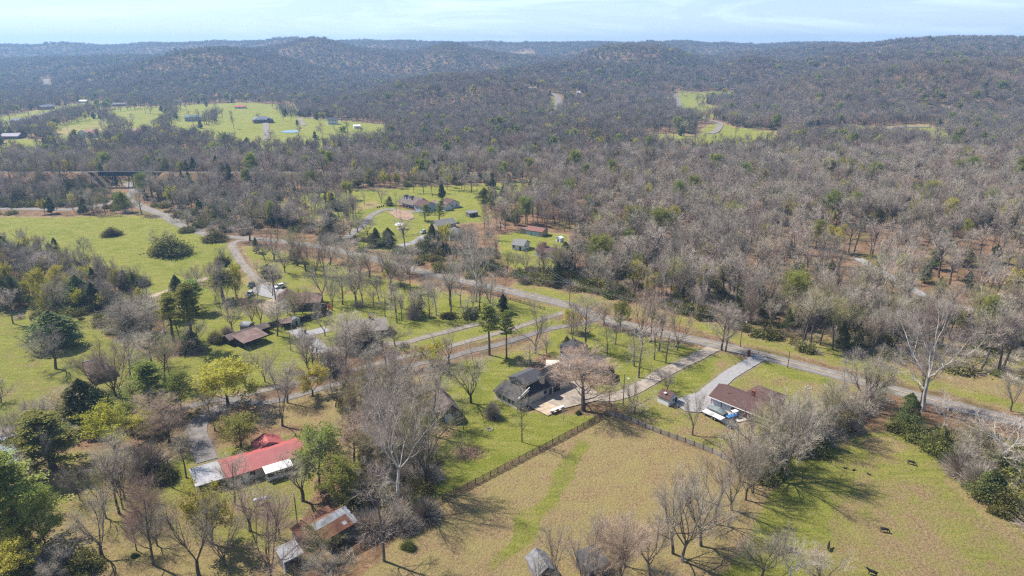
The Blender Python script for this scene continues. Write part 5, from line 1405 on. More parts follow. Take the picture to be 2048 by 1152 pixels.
# thin strip of near woods keeps its trees even over the verge
for k, (pts, w) in RW.items():
    far = k.startswith('far') or k == 'wood_track'
    dl = near_line(PX, PY, pts, 40); dens[dl < (w / 2 + (5 if far else 3.5))] = 0
    if k == 'main': dens[(dl < 16) & (PY > 240) & (PY < 400)] *= .25
for hx, hy in HOUSES:
    far = hy > 600
    dens[(np.abs(PX - hx) < (16 if far else 13)) & (PY - hy < (18 if far else 16)) & (PY - hy > (-45 if far else -12))] = 0
ry, rz = rail_line(PX); dens[(np.abs(PY - ry) < 3.2) & (PX < 150)] = 0
dens[(PX > RAIL_GAP[0] - 6) & (PX < RAIL_GAP[1] + 12) & (PY > 440) & (PY < 505)] *= .15
clump = fbm(PX / 60, PY / 60, 11, 3)
keep = g0.uniform(size=len(PX)) < dens * np.where(PY < 900, .78, 1.0) * np.clip(1.0 + clump * .9, .4, 1.3)
PX, PY, PZ, mixed, clump = PX[keep], PY[keep], PZ[keep], mixed[keep], clump[keep]
# leave out trees that hills hide well (with a margin for a step to the side)
vis = np.ones(len(PX), bool)
for t in np.linspace(.08, .97, 46):
    ray = CAMZ + 12 + (PZ + 24 - CAMZ - 12) * t
    vis &= height(PX * t, PY * t) < ray
PX, PY, PZ, mixed, clump = PX[vis], PY[vis], PZ[vis], mixed[vis], clump[vis]
print('kept', len(PX), time.time() - T0)
# kinds by patch
kn = fbm(PX / 45, PY / 45, 101, 3); kp = fbm(PX / 90, PY / 90, 131, 3); u1 = g0.uniform(size=len(PX)); u2 = g0.uniform(size=len(PX))
pc = np.clip(.04 + .9 * np.maximum(kn - .06, 0) * 1.6, 0, .6) + np.where(mixed, .17, 0)
pc *= np.where(PY > 1100, .55, 1)
KT = np.full(len(PX), 'N', dtype='<U1')
KT[u2 < .28] = 'O'; KT[(u2 > .42) & (u2 < .62)] = 'V'; KT[(u2 > .62) & (u2 < .72)] = 'W'; KT[(u2 > .72) & (u2 < .80)] = 'K'
KT[(PX > 40) & (PY < 540) & (u2 < .55)] = 'N'; KT[(u2 > .80) & (u2 < .825)] = 'S'
KT[(kp > .1) & (u2 > .5) & (u2 < .75)] = 'K'
KT[u1 < pc] = 'C'; KT[(u1 > .955) & (kp < .1)] = 'Y'; KT[(u1 > .93) & (u1 < .95)] = 'G'
KT[mixed & (u1 > .86)] = 'Y'
KT[(u1 > .80) & (u1 < .86) & (PY < 900)] = 'B'; KT[(u1 > .74) & (u1 < .80) & (PY < 700)] = 'D'
tr_ = (PX > 90) & (PY < 420) & np.isin(KT, ['B', 'D']) & (g0.uniform(size=len(PX)) < .7); KT[tr_] = 'N'
HT = g0.uniform(11, 20, len(PX)) * np.where(PX > 60, 1.0, .9); HT[KT == 'C'] *= .62; HT[KT == 'K'] *= .9; HT[KT == 'Y'] *= .8
HT[mixed] *= .8
WDT = HT * g0.uniform(.36, .62, len(PX)); WDT[KT == 'C'] = HT[KT == 'C'] * .45
for c in 'BD': HT[KT == c] = g0.uniform(2, 4.5, (KT == c).sum()); WDT[KT == c] = HT[KT == c] * 1.9
big = np.where(PY > 1200, np.clip(.85 + (PY - 1200) / 3800, 1, 1.8), 1)
WDT *= big * np.where(PY > 700, 1.3, 1.0)

THICK = [(260, [(-100, 372), (190, 372), (240, 400), (200, 412), (0, 418), (-100, 418)], 'BBD'), (160, [(262, 398), (420, 378), (560, 388), (545, 410), (480, 468), (380, 450)], 'BBD'), (90, [(690, 850), (790, 800), (850, 840), (860, 960), (760, 1010)], 'D'),
         (520, [(1130, 577), (1300, 612), (1480, 668), (1600, 702), (1720, 735), (1900, 745), (2200, 790), (2200, 640), (1900, 600), (1600, 600), (1400, 560), (1150, 540)], 'BDDD'),
         (90, [(1475, 938), (1740, 790), (1775, 800), (1700, 865), (1600, 908), (1520, 958)], 'BDD'), (70, [(1850, 878), (1900, 862), (2200, 1020), (2200, 1130), (1990, 1035), (1900, 935)], 'BDD'),
         (70, [(740, 900), (840, 960), (860, 1050), (700, 1112), (680, 1060)], 'BDD'), (120, [(0, 425), (200, 425), (330, 432), (470, 480), (560, 450), (300, 412), (200, 398), (0, 398)], 'BBD'),
         (160, [(0, 500), (190, 545), (300, 600), (330, 690), (140, 640), (-100, 640)], 'BBD'), (160, [(640, 485), (860, 545), (1010, 580), (1000, 500), (760, 480), (560, 440)], 'BD'),
         (90, [(1060, 540), (1150, 545), (1300, 610), (1150, 585), (1010, 560)], 'BBD'), (60, [(1960, 640), (2200, 660), (2200, 760), (1960, 720)], 'BD'), (50, [(690, 690), (840, 690), (860, 860), (740, 860)], 'D'),
         (40, [(0, 1080), (180, 1120), (150, 1200), (-100, 1200)], 'BBD'), (60, [(1780, 850), (2048, 900), (2048, 960), (1900, 880), (1800, 870)], 'BD')]
ex = []
for n_, pp, ks in THICK:
    P = wpoly(pp); lo, hi = P.min(0), P.max(0); got = 0
    while got < n_:
        q = g0.uniform(lo, hi, (n_ * 3, 2)); q = q[inpoly(q[:, 0], q[:, 1], P)][:n_ - got]; got += len(q)
        for x, y in q: ex.append((x, y, ks[g0.integers(len(ks))]))
ex = [e for e in ex]
ea = np.array([(e[0], e[1]) for e in ex]); ok = np.ones(len(ea), bool)
for k, (pts, w) in RW.items(): ok &= near_line(ea[:, 0], ea[:, 1], pts, 20) > w / 2 + 1.8
ea = ea[ok]; ek = np.array([e[2] for e in ex])[ok]; ne = len(ea); eh = g0.uniform(1.2, 4.2, ne)
PX = np.concatenate([PX, ea[:, 0]]); PY = np.concatenate([PY, ea[:, 1]]); PZ = np.concatenate([PZ, height(ea[:, 0], ea[:, 1])])
KT = np.concatenate([KT, ek]); HT = np.concatenate([HT, eh]); WDT = np.concatenate([WDT, eh * g0.uniform(1.3, 2.2, ne)])

# ------------------------------------------------------------------ split: nearest as things, the rest as woods
LIM = {'bare': 300, 'conifer': 150, 'leaf': 90, 'shrub': 110}
FAM = {'V': 'bare', 'O': 'bare', 'W': 'bare', 'T': 'bare', 'N': 'bare', 'K': 'bare', 'S': 'bare', 'C': 'conifer', 'P': 'conifer', 'Q': 'conifer', 'Y': 'leaf', 'G': 'leaf', 'B': 'shrub', 'D': 'shrub', 'E': 'shrub'}
cnt = {k: 0 for k in LIM}
for t in trees: cnt[FAM[t[0]]] += 1
print('hand by family', cnt)
inview = np.abs(PX / (PY * .93 + 31)) < .70
order = np.argsort(-(HT / PY) * inview)
taken = np.zeros(len(PX), bool)
for i in order:
    if not inview[i]: break
    f = FAM[KT[i]]
    if cnt[f] >= LIM[f]: continue
    cnt[f] += 1; taken[i] = True
    trees.append((KT[i], PX[i], PY[i], PZ[i], HT[i], WDT[i], False))
    if all(cnt[k] >= LIM[k] for k in LIM): break
print('things', len(trees), cnt)
rest = ~taken

LAND = [(at(u, v), n) for u, v, n in [
    (530, 950, 'the red-roofed ranch house'), (665, 1080, 'the rusty barn'), (900, 840, 'the detached brown garage'), (1085, 790, 'the turreted building'), (1165, 757, 'the hip-roofed house'),
    (1325, 808, 'the white garden shed'), (1480, 830, 'the red brick ranch house'), (1846, 822, 'the giant white sycamore'), (1360, 1110, 'the pasture corner oaks'), (1770, 1000, 'the cattle field'),
    (1740, 815, 'the timber gate'), (1330, 690, 'the main road lawns'), (510, 690, 'the low open barn'), (200, 760, 'the old mottled barn'), (360, 625, 'the flaking tin shed'),
    (610, 615, 'the hidden brown-roofed house'), (730, 675, 'the pale grey bungalow'), (490, 500, 'the curving gravel lane'), (220, 480, 'the smooth left meadow'), (100, 560, 'the left-hand thicket'),
    (830, 410, 'the dormered hill house'), (905, 475, 'the two grey-roofed bungalows'), (1080, 510, 'the brick bungalow'), (720, 540, 'the middle road stretch'), (950, 600, 'the road-bend sycamores'),
    (1150, 640, 'the lane junction'), (240, 380, 'the railway bridge'), (1500, 560, 'the brown-floored woods'), (1850, 600, 'the woodland track'), (1300, 580, 'the brush beyond the road'), (900, 720, 'the two parallel lanes'),
    (790, 950, 'the central thicket'), (100, 1050, 'the big corner pine'), (300, 1100, 'the leaf-strewn yard'), (1150, 1150, 'the cut-off sheds'), (1990, 1000, 'the right-hand creek bushes'), (250, 850, 'the bright yellow trees'), (20, 880, 'the hard court')]]
ORD = ['first', 'second', 'third', 'fourth', 'fifth', 'sixth', 'seventh', 'eighth', 'ninth', 'tenth', 'eleventh', 'twelfth', 'thirteenth', 'fourteenth', 'fifteenth', 'sixteenth', 'seventeenth', 'eighteenth', 'nineteenth', 'twentieth'] + ['twenty-' + q for q in ('first', 'second', 'third', 'fourth', 'fifth', 'sixth', 'seventh', 'eighth', 'ninth')]
lab = {}
info = []
for t in trees:
    k, x, y, z, hh, ww, hand = t
    d = [((p.x - x) ** 2 + (1.0 * (p.y - y)) ** 2, p, n) for p, n in LAND]
    _, p, n = min(d, key=lambda q: q[0])
    dx, dy = x - p.x, y - p.y
    rel = 'right of' if abs(dx) > abs(dy) and dx > 0 else 'left of' if abs(dx) > abs(dy) else 'behind' if dy > 0 else 'in front of'
    sz = 'tall ' if hh > 16 else 'small ' if hh < 9 and FAM[k] != 'shrub' else 'low ' if hh < 2.2 else ''
    l = f'{sz}{KN[k][1]} {rel} {n}'
    info.append((t, l)); lab.setdefault(l, []).append(x / y)
for l in lab: lab[l].sort()
GRP = {'bare': 'leafless trees', 'conifer': 'evergreen trees', 'leaf': 'trees coming into leaf', 'shrub': 'shrubs and thickets'}
for (k, x, y, z, hh, ww, hand), l in info:
    ls = lab[l]
    full = l
    if len(ls) > 1:
        i = ls.index(x / y); full = f'{l}, {ORD[i]} from the left' if i < len(ORD) else l
    nm, _, cat = KN[k]
    fm = rnd.choice(FORMS[k]); H0, W0 = (2.5, 5.0) if k in 'BDE' else (15.0, 10.0)
    o = empty(nm, (x, y, z - .05), rnd.uniform(0, 6.28), label=full, cat=cat, group=GRP[FAM[k]])
    o.scale = (ww / W0, ww / W0, hh / H0)
    a = bpy.data.objects.new('trunk' if cat == 'tree' else 'stems', fm[0]); c = bpy.data.objects.new('crown' if cat == 'tree' else 'foliage', fm[1])
    for q in (a, c): COL.objects.link(q); q.parent = o
print('tree things', time.time() - T0)

# ------------------------------------------------------------------ woods as instanced stands
def lod(kind, seed, level):
    """one mesh: 15 m tall, 10 m wide"""
    if kind in 'CP':
        n, w = ((1500, .38), (320, .75), (110, 1.25))[level]
        T, C = gen_cedar(seed, n, w, k=4); norm([T, C], 15, 10); return to_mesh('evergreen', [(T, BARK), (C, CEDAR)])
    if kind in 'BDE':
        T, C = gen_bush(seed, (1 if kind == 'D' else 1200), .15, 500 if kind == 'D' else 260); norm([T, C], 15, 10); return to_mesh('brush', [(T, BARK), (C, {'B': BRUSH, 'D': TWIG, 'E': CEDAR}[kind])])
    form = {'V': 'vase', 'O': 'oval', 'W': 'wide', 'N': 'tall', 'K': 'oval', 'S': 'syc', 'Y': 'vase', 'G': 'oval'}[kind]
    nb, nt, ntt, tw, kk = ((9, 8, 4, .038, (6, 4, 3)), (6, 6, 3, .085, (4, 3, 0)), (6, 6, 0, .26, (3, 3, 0)))[level]
    lv, lw = ((5, .22), (3, .4), (2, .7))[level] if kind in 'YG' else (0, 0)
    T, C, L = gen_tree(seed, form, nb, nt, ntt, tw, lv, lw, k=kk)
    norm([T, C, L], 15, 10)
    tm = {'K': TWIGK, 'Y': TWIGO, 'G': TWIGO}.get(kind, (TWIG_SHADED if level else TWIG) if (seed % 7 or kind != 'V') else TWIGO)
    return to_mesh('stand_tree', [(T, SYC if kind == 'S' else BARK), (C, tm)] + ([(L, LEAFY if kind == 'Y' else LEAFG)] if L.q else []))

def scatter(name, label, cat, sel, kinds, level):
    idx = np.where(sel & np.isin(KT, list(kinds)))[0]
    if not len(idx): return
    col = bpy.data.collections.new(name + '_forms')
    var = []
    for k in kinds:
        for s in range(3 if k in 'NOVCW' else 2):
            me = lod(k, 300 + ord(k) * 7 + s + level * 1000, level)
            ob = bpy.data.objects.new('form_%02d' % len(var), me); col.objects.link(ob); var.append(k)
    var = np.array(var)
    ch = np.zeros(len(idx), np.int32)
    for k in kinds:
        m = KT[idx] == k; opts = np.where(var == k)[0]; ch[m] = g0.choice(opts, m.sum())
    me = bpy.data.meshes.new(name); n = len(idx)
    me.vertices.add(n); me.vertices.foreach_set('co', np.stack([PX[idx], PY[idx], PZ[idx] - .1], -1).astype(np.float32).ravel())
    a = me.attributes.new('form', 'INT', 'POINT'); a.data.foreach_set('value', ch)
    rot = np.stack([g0.normal(0, .04, n), g0.normal(0, .04, n), g0.uniform(0, 6.28, n)], -1).astype(np.float32)
    a = me.attributes.new('turn', 'FLOAT_VECTOR', 'POINT'); a.data.foreach_set('vector', rot.ravel())
    sc = np.stack([WDT[idx] / 10, WDT[idx] / 10, HT[idx] / 15], -1).astype(np.float32)
    a = me.attributes.new('size', 'FLOAT_VECTOR', 'POINT'); a.data.foreach_set('vector', sc.ravel())
    me.update()
    o = mesh_obj(name, me); tag(o, label, cat, kind='stuff')
    ng = bpy.data.node_groups.new(name, 'GeometryNodeTree')
    ng.interface.new_socket('Geometry', in_out='INPUT', socket_type='NodeSocketGeometry'); ng.interface.new_socket('Geometry', in_out='OUTPUT', socket_type='NodeSocketGeometry')
    gi = ng.nodes.new('NodeGroupInput'); go = ng.nodes.new('NodeGroupOutput'); ip = ng.nodes.new('GeometryNodeInstanceOnPoints')
    ci = ng.nodes.new('GeometryNodeCollectionInfo'); ci.inputs['Collection'].default_value = col; ci.inputs['Separate Children'].default_value = True; ci.inputs['Reset Children'].default_value = True
    def na(nm, ty):
        q = ng.nodes.new('GeometryNodeInputNamedAttribute'); q.data_type = ty; q.inputs['Name'].default_value = nm; return q.outputs['Attribute']
    K = ng.links.new
    K(gi.outputs[0], ip.inputs['Points']); K(ci.outputs[0], ip.inputs['Instance']); ip.inputs['Pick Instance'].default_value = True
    K(na('form', 'INT'), ip.inputs['Instance Index'])
    e2r = ng.nodes.new('FunctionNodeEulerToRotation'); K(na('turn', 'FLOAT_VECTOR'), e2r.inputs[0]); K(e2r.outputs[0], ip.inputs['Rotation'])
    K(na('size', 'FLOAT_VECTOR'), ip.inputs['Scale']); K(ip.outputs[0], go.inputs[0])
    md = o.modifiers.new('stand', 'NODES'); md.node_group = ng
    print(name, n)
A = rest & (PY < 620); B_ = rest & (PY >= 620) & (PY < 1500); C_ = rest & (PY >= 1500)
scatter('near_woods', 'dense grey leafless woods with brown floor across the valley', 'woods', A, 'NOVWKS', 0)
scatter('near_evergreens', 'dark cedars scattered through the leafless woods', 'woods', A, 'C', 0)
scatter('near_leafing_trees', 'yellow-green trees coming into leaf among the woods', 'woods', A, 'YG', 0)
scatter('undergrowth', 'brushy undergrowth beneath the woods and along the road', 'undergrowth', rest & (PY < 900), 'BDE', 0)
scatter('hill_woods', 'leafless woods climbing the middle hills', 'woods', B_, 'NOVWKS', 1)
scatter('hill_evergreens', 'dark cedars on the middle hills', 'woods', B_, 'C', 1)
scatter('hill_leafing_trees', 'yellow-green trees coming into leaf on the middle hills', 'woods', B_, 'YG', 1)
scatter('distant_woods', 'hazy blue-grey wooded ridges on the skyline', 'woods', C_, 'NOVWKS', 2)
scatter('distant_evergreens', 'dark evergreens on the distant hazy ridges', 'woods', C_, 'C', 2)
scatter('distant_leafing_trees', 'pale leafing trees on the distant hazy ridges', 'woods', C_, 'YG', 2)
print('woods', time.time() - T0)

# ------------------------------------------------------------------ cattle
def skin_mesh(name, verts, edges, rad, m, levels=1):
    me = bpy.data.meshes.new(name); me.from_pydata(verts, edges, [])
    o = bpy.data.objects.new(name, me); COL.objects.link(o)
    sk = o.modifiers.new('skin', 'SKIN'); su = o.modifiers.new('sub', 'SUBSURF'); su.levels = levels; su.render_levels = levels
    for i, r in enumerate(rad):
        v = me.skin_vertices[0].data[i]; v.radius = r if isinstance(r, tuple) else (r, r); v.use_root = (i == 0)
    dg = bpy.context.evaluated_depsgraph_get(); dg.update()
    out = bpy.data.meshes.new_from_object(o.evaluated_get(dg)); out.name = name
    bpy.data.objects.remove(o); out.materials.clear(); out.materials.append(m)
    for p in out.polygons: p.use_smooth = True
    return out
hide = mat('black cattle hide', (.012, .011, .011), .6, .3, 2, spec=.35)
def cow_mesh(pose):
    V = [(-.72, 0, 1.2), (-.2, 0, 1.1), (.35, 0, 1.08), (.72, 0, 1.2)]; Rr = [(.30, .33), (.37, .40), (.36, .40), (.27, .34)]
    E = [(0, 1), (1, 2), (2, 3)]
    def add(p, r, to): V.append(p); Rr.append(r); E.append((to, len(V) - 1)); return len(V) - 1
    if pose == 'graze': a = add((1.05, 0, 1.02), .2, 3); a = add((1.28, 0, .62), .15, a); a = add((1.36, 0, .38), .15, a); h = a; a = add((1.42, 0, .14), .09, a)
    elif pose == 'stand': a = add((1.05, 0, 1.42), .2, 3); a = add((1.28, 0, 1.6), .15, a); h = a; a = add((1.5, 0, 1.5), .13, a); a = add((1.68, 0, 1.38), .085, a)
    else: a = add((1.0, .1, 1.5), .19, 3); a = add((1.15, .25, 1.66), .15, a); h = a; a = add((1.35, .4, 1.55), .12, a); a = add((1.48, .5, 1.45), .085, a)
    for sy in (-1, 1):
        e = add((V[h][0] - .02, sy * .2, V[h][2] + .1), .05, h); add((V[h][0] - .05, sy * .33, V[h][2] + .08), .035, e)
        if pose == 'lie':
            k = add((.72, sy * .3, .85), .13, 3); k = add((.98, sy * .34, .78), .08, k); add((.7, sy * .34, .76), .05, k)
            k = add((-.5, sy * .38, .9), .19, 0); k = add((-.1, sy * .42, .8), .1, k); add((-.5, sy * .45, .76), .06, k)
        else:
            k = add((.68, sy * .2, .78), .14, 3); k = add((.72 + .05 * sy, sy * .2, .42), .075, k); add((.68 + .08 * sy, sy * .2, .04), .065, k)
            k = add((-.74, sy * .2, .82), .19, 0); k = add((-.88 + .06 * sy, sy * .2, .48), .085, k); add((-.78 + .1 * sy, sy * .2, .04), .065, k)
    k = add((-1.05, 0, 1.28), .06, 0); k = add((-1.14, 0, .8), .03, k); add((-1.12, 0, .45), .045, k)
    if pose == 'lie': V[:] = [(x, y, z - .70) for x, y, z in V]
    return skin_mesh('cow_' + pose, V, E, Rr, hide)
CM = {p: cow_mesh(p) for p in ('graze', 'stand', 'lie')}
for u, v, pose, deg, sc, lb in [
    (1822, 929, 'graze', -35, 1.08, 'black cow grazing alone at the upper right of the cattle field'),
    (1768, 1064, 'graze', -20, 1.05, 'black cow grazing head down in the middle of the cattle field'),
    (1656, 1098, 'stand', 60, 1.0, 'black cow seen end-on, left of the middle of the cattle field'),
    (1744, 1150, 'stand', 150, 1.1, 'black cow cut off by the bottom edge of the cattle field'),
    (1585, 1104, 'graze', 175, 1.05, 'black cow standing in shade behind bare branches beside the pasture oaks'),
    (1690, 937, 'lie', -30, .62, 'black calf lying in the dry grass, left one of three calves'),
    (1707, 941, 'lie', 10, .6, 'black calf lying in the dry grass between two other calves'),
    (1737, 949, 'lie', -60, .66, 'black calf lying a little apart, right one of three calves'),
    (1714, 858, 'stand', 20, 1.0, 'black cow in tree shade by the hedgerow end')]:
    p = at(u, v); o = mesh_obj('cow' if sc > .9 else 'calf', CM[pose]); o.location = p; o.rotation_euler = (0, 0, R(deg)); o.scale = (sc * .72,) * 3
    tag(o, lb, 'cow' if sc > .9 else 'calf', 'black cattle in the field')

# ------------------------------------------------------------------ poles and wires
polewood = mat('weathered pole wood', (.16, .125, .10), .9, .25, 1)
insul = mat('grey insulator', (.45, .47, .5), .4, .1, 1)
TOPS = {}
for u, v, t, arm, lamp, lb in [
    (1246, 811, 748, 0, 1, 'wooden yard lamp pole between the concrete drive and the fence corner'), (1480, 694, 637, 1, 1, 'utility pole with lamp arm across the road from the concrete drive'),
    (1575, 736, 702, 0, 0, 'short wooden pole at the near road edge beside the mown stripe'), (345, 976, 918, 0, 0, 'leaning wooden pole left of the red house carport'),
    (1139, 610, 563, 1, 0, 'wooden utility pole standing on the far road verge by the junction'), (247, 810, 765, 0, 1, 'lamp pole below the old mottled barn'),
    (596, 1057, 985, 0, 0, 'thin pole in the yard left of the rusty barn'), (582, 702, 664, 0, 0, 'plain pole on the lawn left of the grey gravel drive'),
    (638, 750, 694, 0, 1, 'lamp pole beside the upper lane near the gravel drive'), (1079, 541, 515, 1, 0, 'utility pole on the lawn below the brick bungalow'),
    (728, 502, 474, 1, 0, 'utility pole at the foot of the hill drive'), (990, 572, 530, 1, 0, 'utility pole by the sycamores at the road bend'),
    (1769, 800, 752, 0, 0, 'bare pole by the timber gate'), (940, 512, 482, 1, 0, 'utility pole in the trees below the white bungalow')]:
    p = at(u, v); H = max(5, min(12, top_h(p, t)))
    o = empty('utility_pole' if not lamp else 'lamp_pole', p, label=lb, cat='pole', group='wooden poles')
    part('pole', lambda bm: tube(bm, [(0, 0, -.4), (0, 0, H)], [.16, .11], 8), polewood, o)
    TOPS[u] = Vector((p.x, p.y, p.z + H))
    if arm:
        part('crossarm', lambda bm: bx(bm, -1.1, 1.1, -.16, -.1, H - .7, H - .55), polewood, o)
        for x in (-1, 0, 1): part('insulator', lambda bm: tube(bm, [(x, -.13, H - .55), (x, -.13, H - .3)], [.07, .05], 6), insul, o)
    if lamp:
        part('lamp_arm', lambda bm: tube(bm, [(0, 0, H - 1.2), (.5, -.5, H - .8), (.9, -.9, H - .8)], [.05, .05, .05], 5), insul, o)
        part('lamp_head', lambda bm: tube(bm, [(.85, -.85, H - .78), (.95, -.95, H - .95)], [.14, .3], 8), trimm, o)
wirem = mat('bright wire', (.35, .35, .36), .4, .1, 1, metal=.5)
wo_ = empty('power_line', (0, 0, 0), label='sagging wires strung between the roadside utility poles', cat='power line')
for a, b in ((1480, 1139), (1139, 990), (990, 940), (940, 728), (1139, 1079)):
    A, B = TOPS[a], TOPS[b]
    for off in (-1, 1):
        def wr(bm):
            pts = [A.lerp(B, i / 14) + Vector((off * .8, 0, -.4 - 4 * 1.6 * (i / 14) * (1 - i / 14))) for i in range(15)]
            tube(bm, pts, [.035] * 15, 4, False)
        part('wire', wr, wirem, wo_)

# ------------------------------------------------------------------ vehicles and yard things
tyre = mat('tyre rubber', (.02, .02, .02), .8, .1, 1)
def axis_pose(u0, v0, u1, v1):
    a = at(u0, v0); b = at(u1, v1); c = (a + b) / 2; c.z = max(a.z, b.z) + .24
    return c, math.atan2(b.y - a.y, b.x - a.x), (b - a).xy.length
def wheels(o, xs, y, r=.33, w=.2):
    for x in xs:
        for s in (-1, 1):
            wl = part('wheel', lambda bm: tube(bm, [(x, s * y - w / 2, r), (x, s * y + w / 2, r)], [r, r], 12), tyre, o)
            part('rim', lambda bm: tube(bm, [(x, s * y - w / 2 - .01, r), (x, s * y + w / 2 + .01, r)], [r * .5, r * .5], 8), insul, wl)
def trailer(label, pose, deckm, L=6.0, W=2.1, tiltmat=None):
    c, a, _ = pose; o = empty('flatbed_trailer', c, a, label=label, cat='trailer')
    part('deck', lambda bm: bx(bm, -L / 2, L / 2, -W / 2, W / 2, .62, .74), deckm, o)
    part('frame', lambda bm: [bx(bm, -L / 2 - .05, L / 2 + .05, s * W / 2 - .06, s * W / 2 + .06, .45, .61) for s in (-1, 1)] + [bx(bm, -L / 2 + i * L / 6 - .04, -L / 2 + i * L / 6 + .04, -W / 2 + .07, W / 2 - .07, .47, .6) for i in range(1, 6)], tyre, o)
    part('tongue', lambda bm: [tube(bm, [(-L / 2, s * .8, .5), (-L / 2 - 1.4, 0, .5)], [.06, .06], 5) for s in (-1, 1)], tyre, o)
    part('jack', lambda bm: tube(bm, [(-L / 2 - 1.1, 0, 0), (-L / 2 - 1.1, 0, .9)], [.05, .05], 6), insul, o)
    part('fender', lambda bm: [bx(bm, .1, 1.9, s * (W / 2 + .18) - .13, s * (W / 2 + .18) + .13, .7, .76) for s in (-1, 1)], tyre, o)
    wheels(o, (.55, 1.45), W / 2 + .16); return o
whitedeck = mat('pale deck', (.62, .56, .52), .7, .15, .8); darkdeck = mat('dark deck', (.05, .052, .055), .7, .2, 1)
t1 = trailer('flatbed trailer with pale deck parked beside the tarped boat', axis_pose(1409, 827, 1443, 843), whitedeck, 6.2)
part('ramp', lambda bm: bx(bm, -.9, .2, -.95, .6, .743, .8), mat('grey green plate', (.35, .38, .36), .6), t1)
trailer('dark flatbed trailer at the lower edge of the brick house yard', axis_pose(1444, 845, 1470, 857), darkdeck, 5.4)
c, a, _ = axis_pose(1420, 819, 1447, 833)
o = empty('covered_boat', c, a, label='boat under a grey-green tarp in front of the garage doors', cat='boat')
def tarp(bm):
    ring = [(-3.1, .12, .55, .75), (-2.7, .7, .5, 1.0), (-1.5, 1.1, .45, 1.35), (-.2, 1.2, .45, 1.75), (1.0, 1.2, .45, 1.9), (2.2, 1.15, .45, 1.45), (3.0, 1.0, .5, 1.1)]
    pr = None
    for x, w, z0, z1 in ring:
        vs = [bm.verts.new((x, y * w, z)) for y, z in ((-1, z0), (-1.02, z0 + (z1 - z0) * .45), (-.45, z0 + (z1 - z0) * .85), (0, z1), (.45, z0 + (z1 - z0) * .85), (1.02, z0 + (z1 - z0) * .45), (1, z0))]
        if pr:
            for i in range(6): bm.faces.new((pr[i], pr[i + 1], vs[i + 1], vs[i]))
            bm.faces.new((pr[6], pr[0], vs[0], vs[6]))
        else: bm.faces.new(vs)
        pr = vs
    bm.faces.new(pr[::-1])
part('tarp', tarp, mat('grey green tarp', (.13, .155, .15), .6, .3, 1.2, bump=.6), o)
part('trailer_frame', lambda bm: [bx(bm, -3.4, 2.4, s * .7 - .05, s * .7 + .05, .38, .48) for s in (-1, 1)], tyre, o); wheels(o, (.6,), 1.1, .32)
c, a, _ = axis_pose(1459, 838, 1478, 832)
o = empty('golf_cart', c, a, label='blue golf cart with white roof on the patio edge of the brick house', cat='golf cart')
blue = mat('bright blue body', (.02, .16, .42), .35, .1, 1, spec=.5)
part('body', lambda bm: [bx(bm, -1.25, -.4, -.6, .6, .3, .85), bx(bm, -.398, .5, -.6, .6, .3, .42), bx(bm, .502, 1.25, -.6, .6, .3, .75)], blue, o, .05)
part('seat', lambda bm: [bx(bm, -.35, .15, -.55, .55, .43, .7), bx(bm, -.39, -.28, -.55, .55, .72, 1.15)], whitedeck, o)
part('roof', lambda bm: bx(bm, -.9, .8, -.62, .62, 1.75, 1.82), trimm, o)
part('roof_post', lambda bm: [tube(bm, [(x, s * .55, .6), (x * .85, s * .55, 1.75)], [.03, .03], 4) for x in (-.85, .8) for s in (-1, 1)], tyre, o)
wheels(o, (-.8, .85), .55, .25, .18)
c, a, _ = axis_pose(1452, 842, 1466, 838)
o = empty('utility_cart', c, a, label='small dark utility cart with blue tarp just left of the golf cart', cat='cart')
part('tub', lambda bm: bx(bm, -1, 1, -.6, .6, .35, .8), tyre, o, .04); part('tarp', lambda bm: bx(bm, -.9, .95, -.62, .62, .81, .98), blue, o, .05); wheels(o, (-.6, .6), .6, .25, .15)
def chair(u, v, m, lb, deg):
    p = at(u, v, .27); o = empty('patio_chair', p, R(deg), label=lb, cat='chair', group='patio chairs outside the brick house')
    part('seat', lambda bm: bx(bm, -.3, .3, -.3, .3, .42, .48), m, o); part('backrest', lambda bm: bx(bm, -.3, .3, .27, .32, .49, 1.0), m, o)
    for x in (-.27, .27):
        for y in (-.27, .27): part('leg', lambda bm: bx(bm, x - .025, x + .025, y - .025, y + .025, 0, .42), m, o)
orange = mat('orange plastic', (.55, .10, .03), .5, .1, 1)
for q in [(1461, 816, trimm, 'white patio chair nearest the brick house side door', 20), (1466, 819, darkwood, 'dark patio chair beside the white one', 50), (1476, 822, blue, 'blue patio chair under the square window', -10),
          (1482, 824, trimm, 'white patio chair right of the blue one', 30), (1488, 823, orange, 'orange patio chair by the tall glazed doors', 0), (1493, 829, darkwood, 'dark patio chair in front of the glazed doors', 200), (1499, 831, fencewood, 'brown patio chair at the right end of the patio', 90)]: chair(*q)
for u, v, lb in ((1472, 828, 'wooden crate on the patio, left one'), (1486, 832, 'wooden crate on the patio, right one')):
    p = at(u, v, .27); o = empty('wooden_crate', p, .4, label=lb, cat='crate'); part('box', lambda bm: [bx(bm, -.45, .45, -.35, .35, .02, .12)] + [bx(bm, -.45, .45, s * .33 - .02, s * .33 + .02, .13 + k * .2, .27 + k * .2) for s in (-1, 1) for k in range(3)], fencewood, o)
# white planter bench on the yard
c, a, L_ = axis_pose(1103, 828, 1126, 819)
o = empty('long_bench', c, a, label='long white-topped bench on dark supports at the concrete yard corner', cat='bench')
part('top', lambda bm: bx(bm, -L_ / 2 - .2, L_ / 2 + .2, -.45, .45, .8, .92), trimm, o)
for x in (-L_ / 2 + .2, 0, L_ / 2 - .2): part('support', lambda bm: bx(bm, x - .3, x + .3, -.35, .35, 0, .8), oldwood, o)
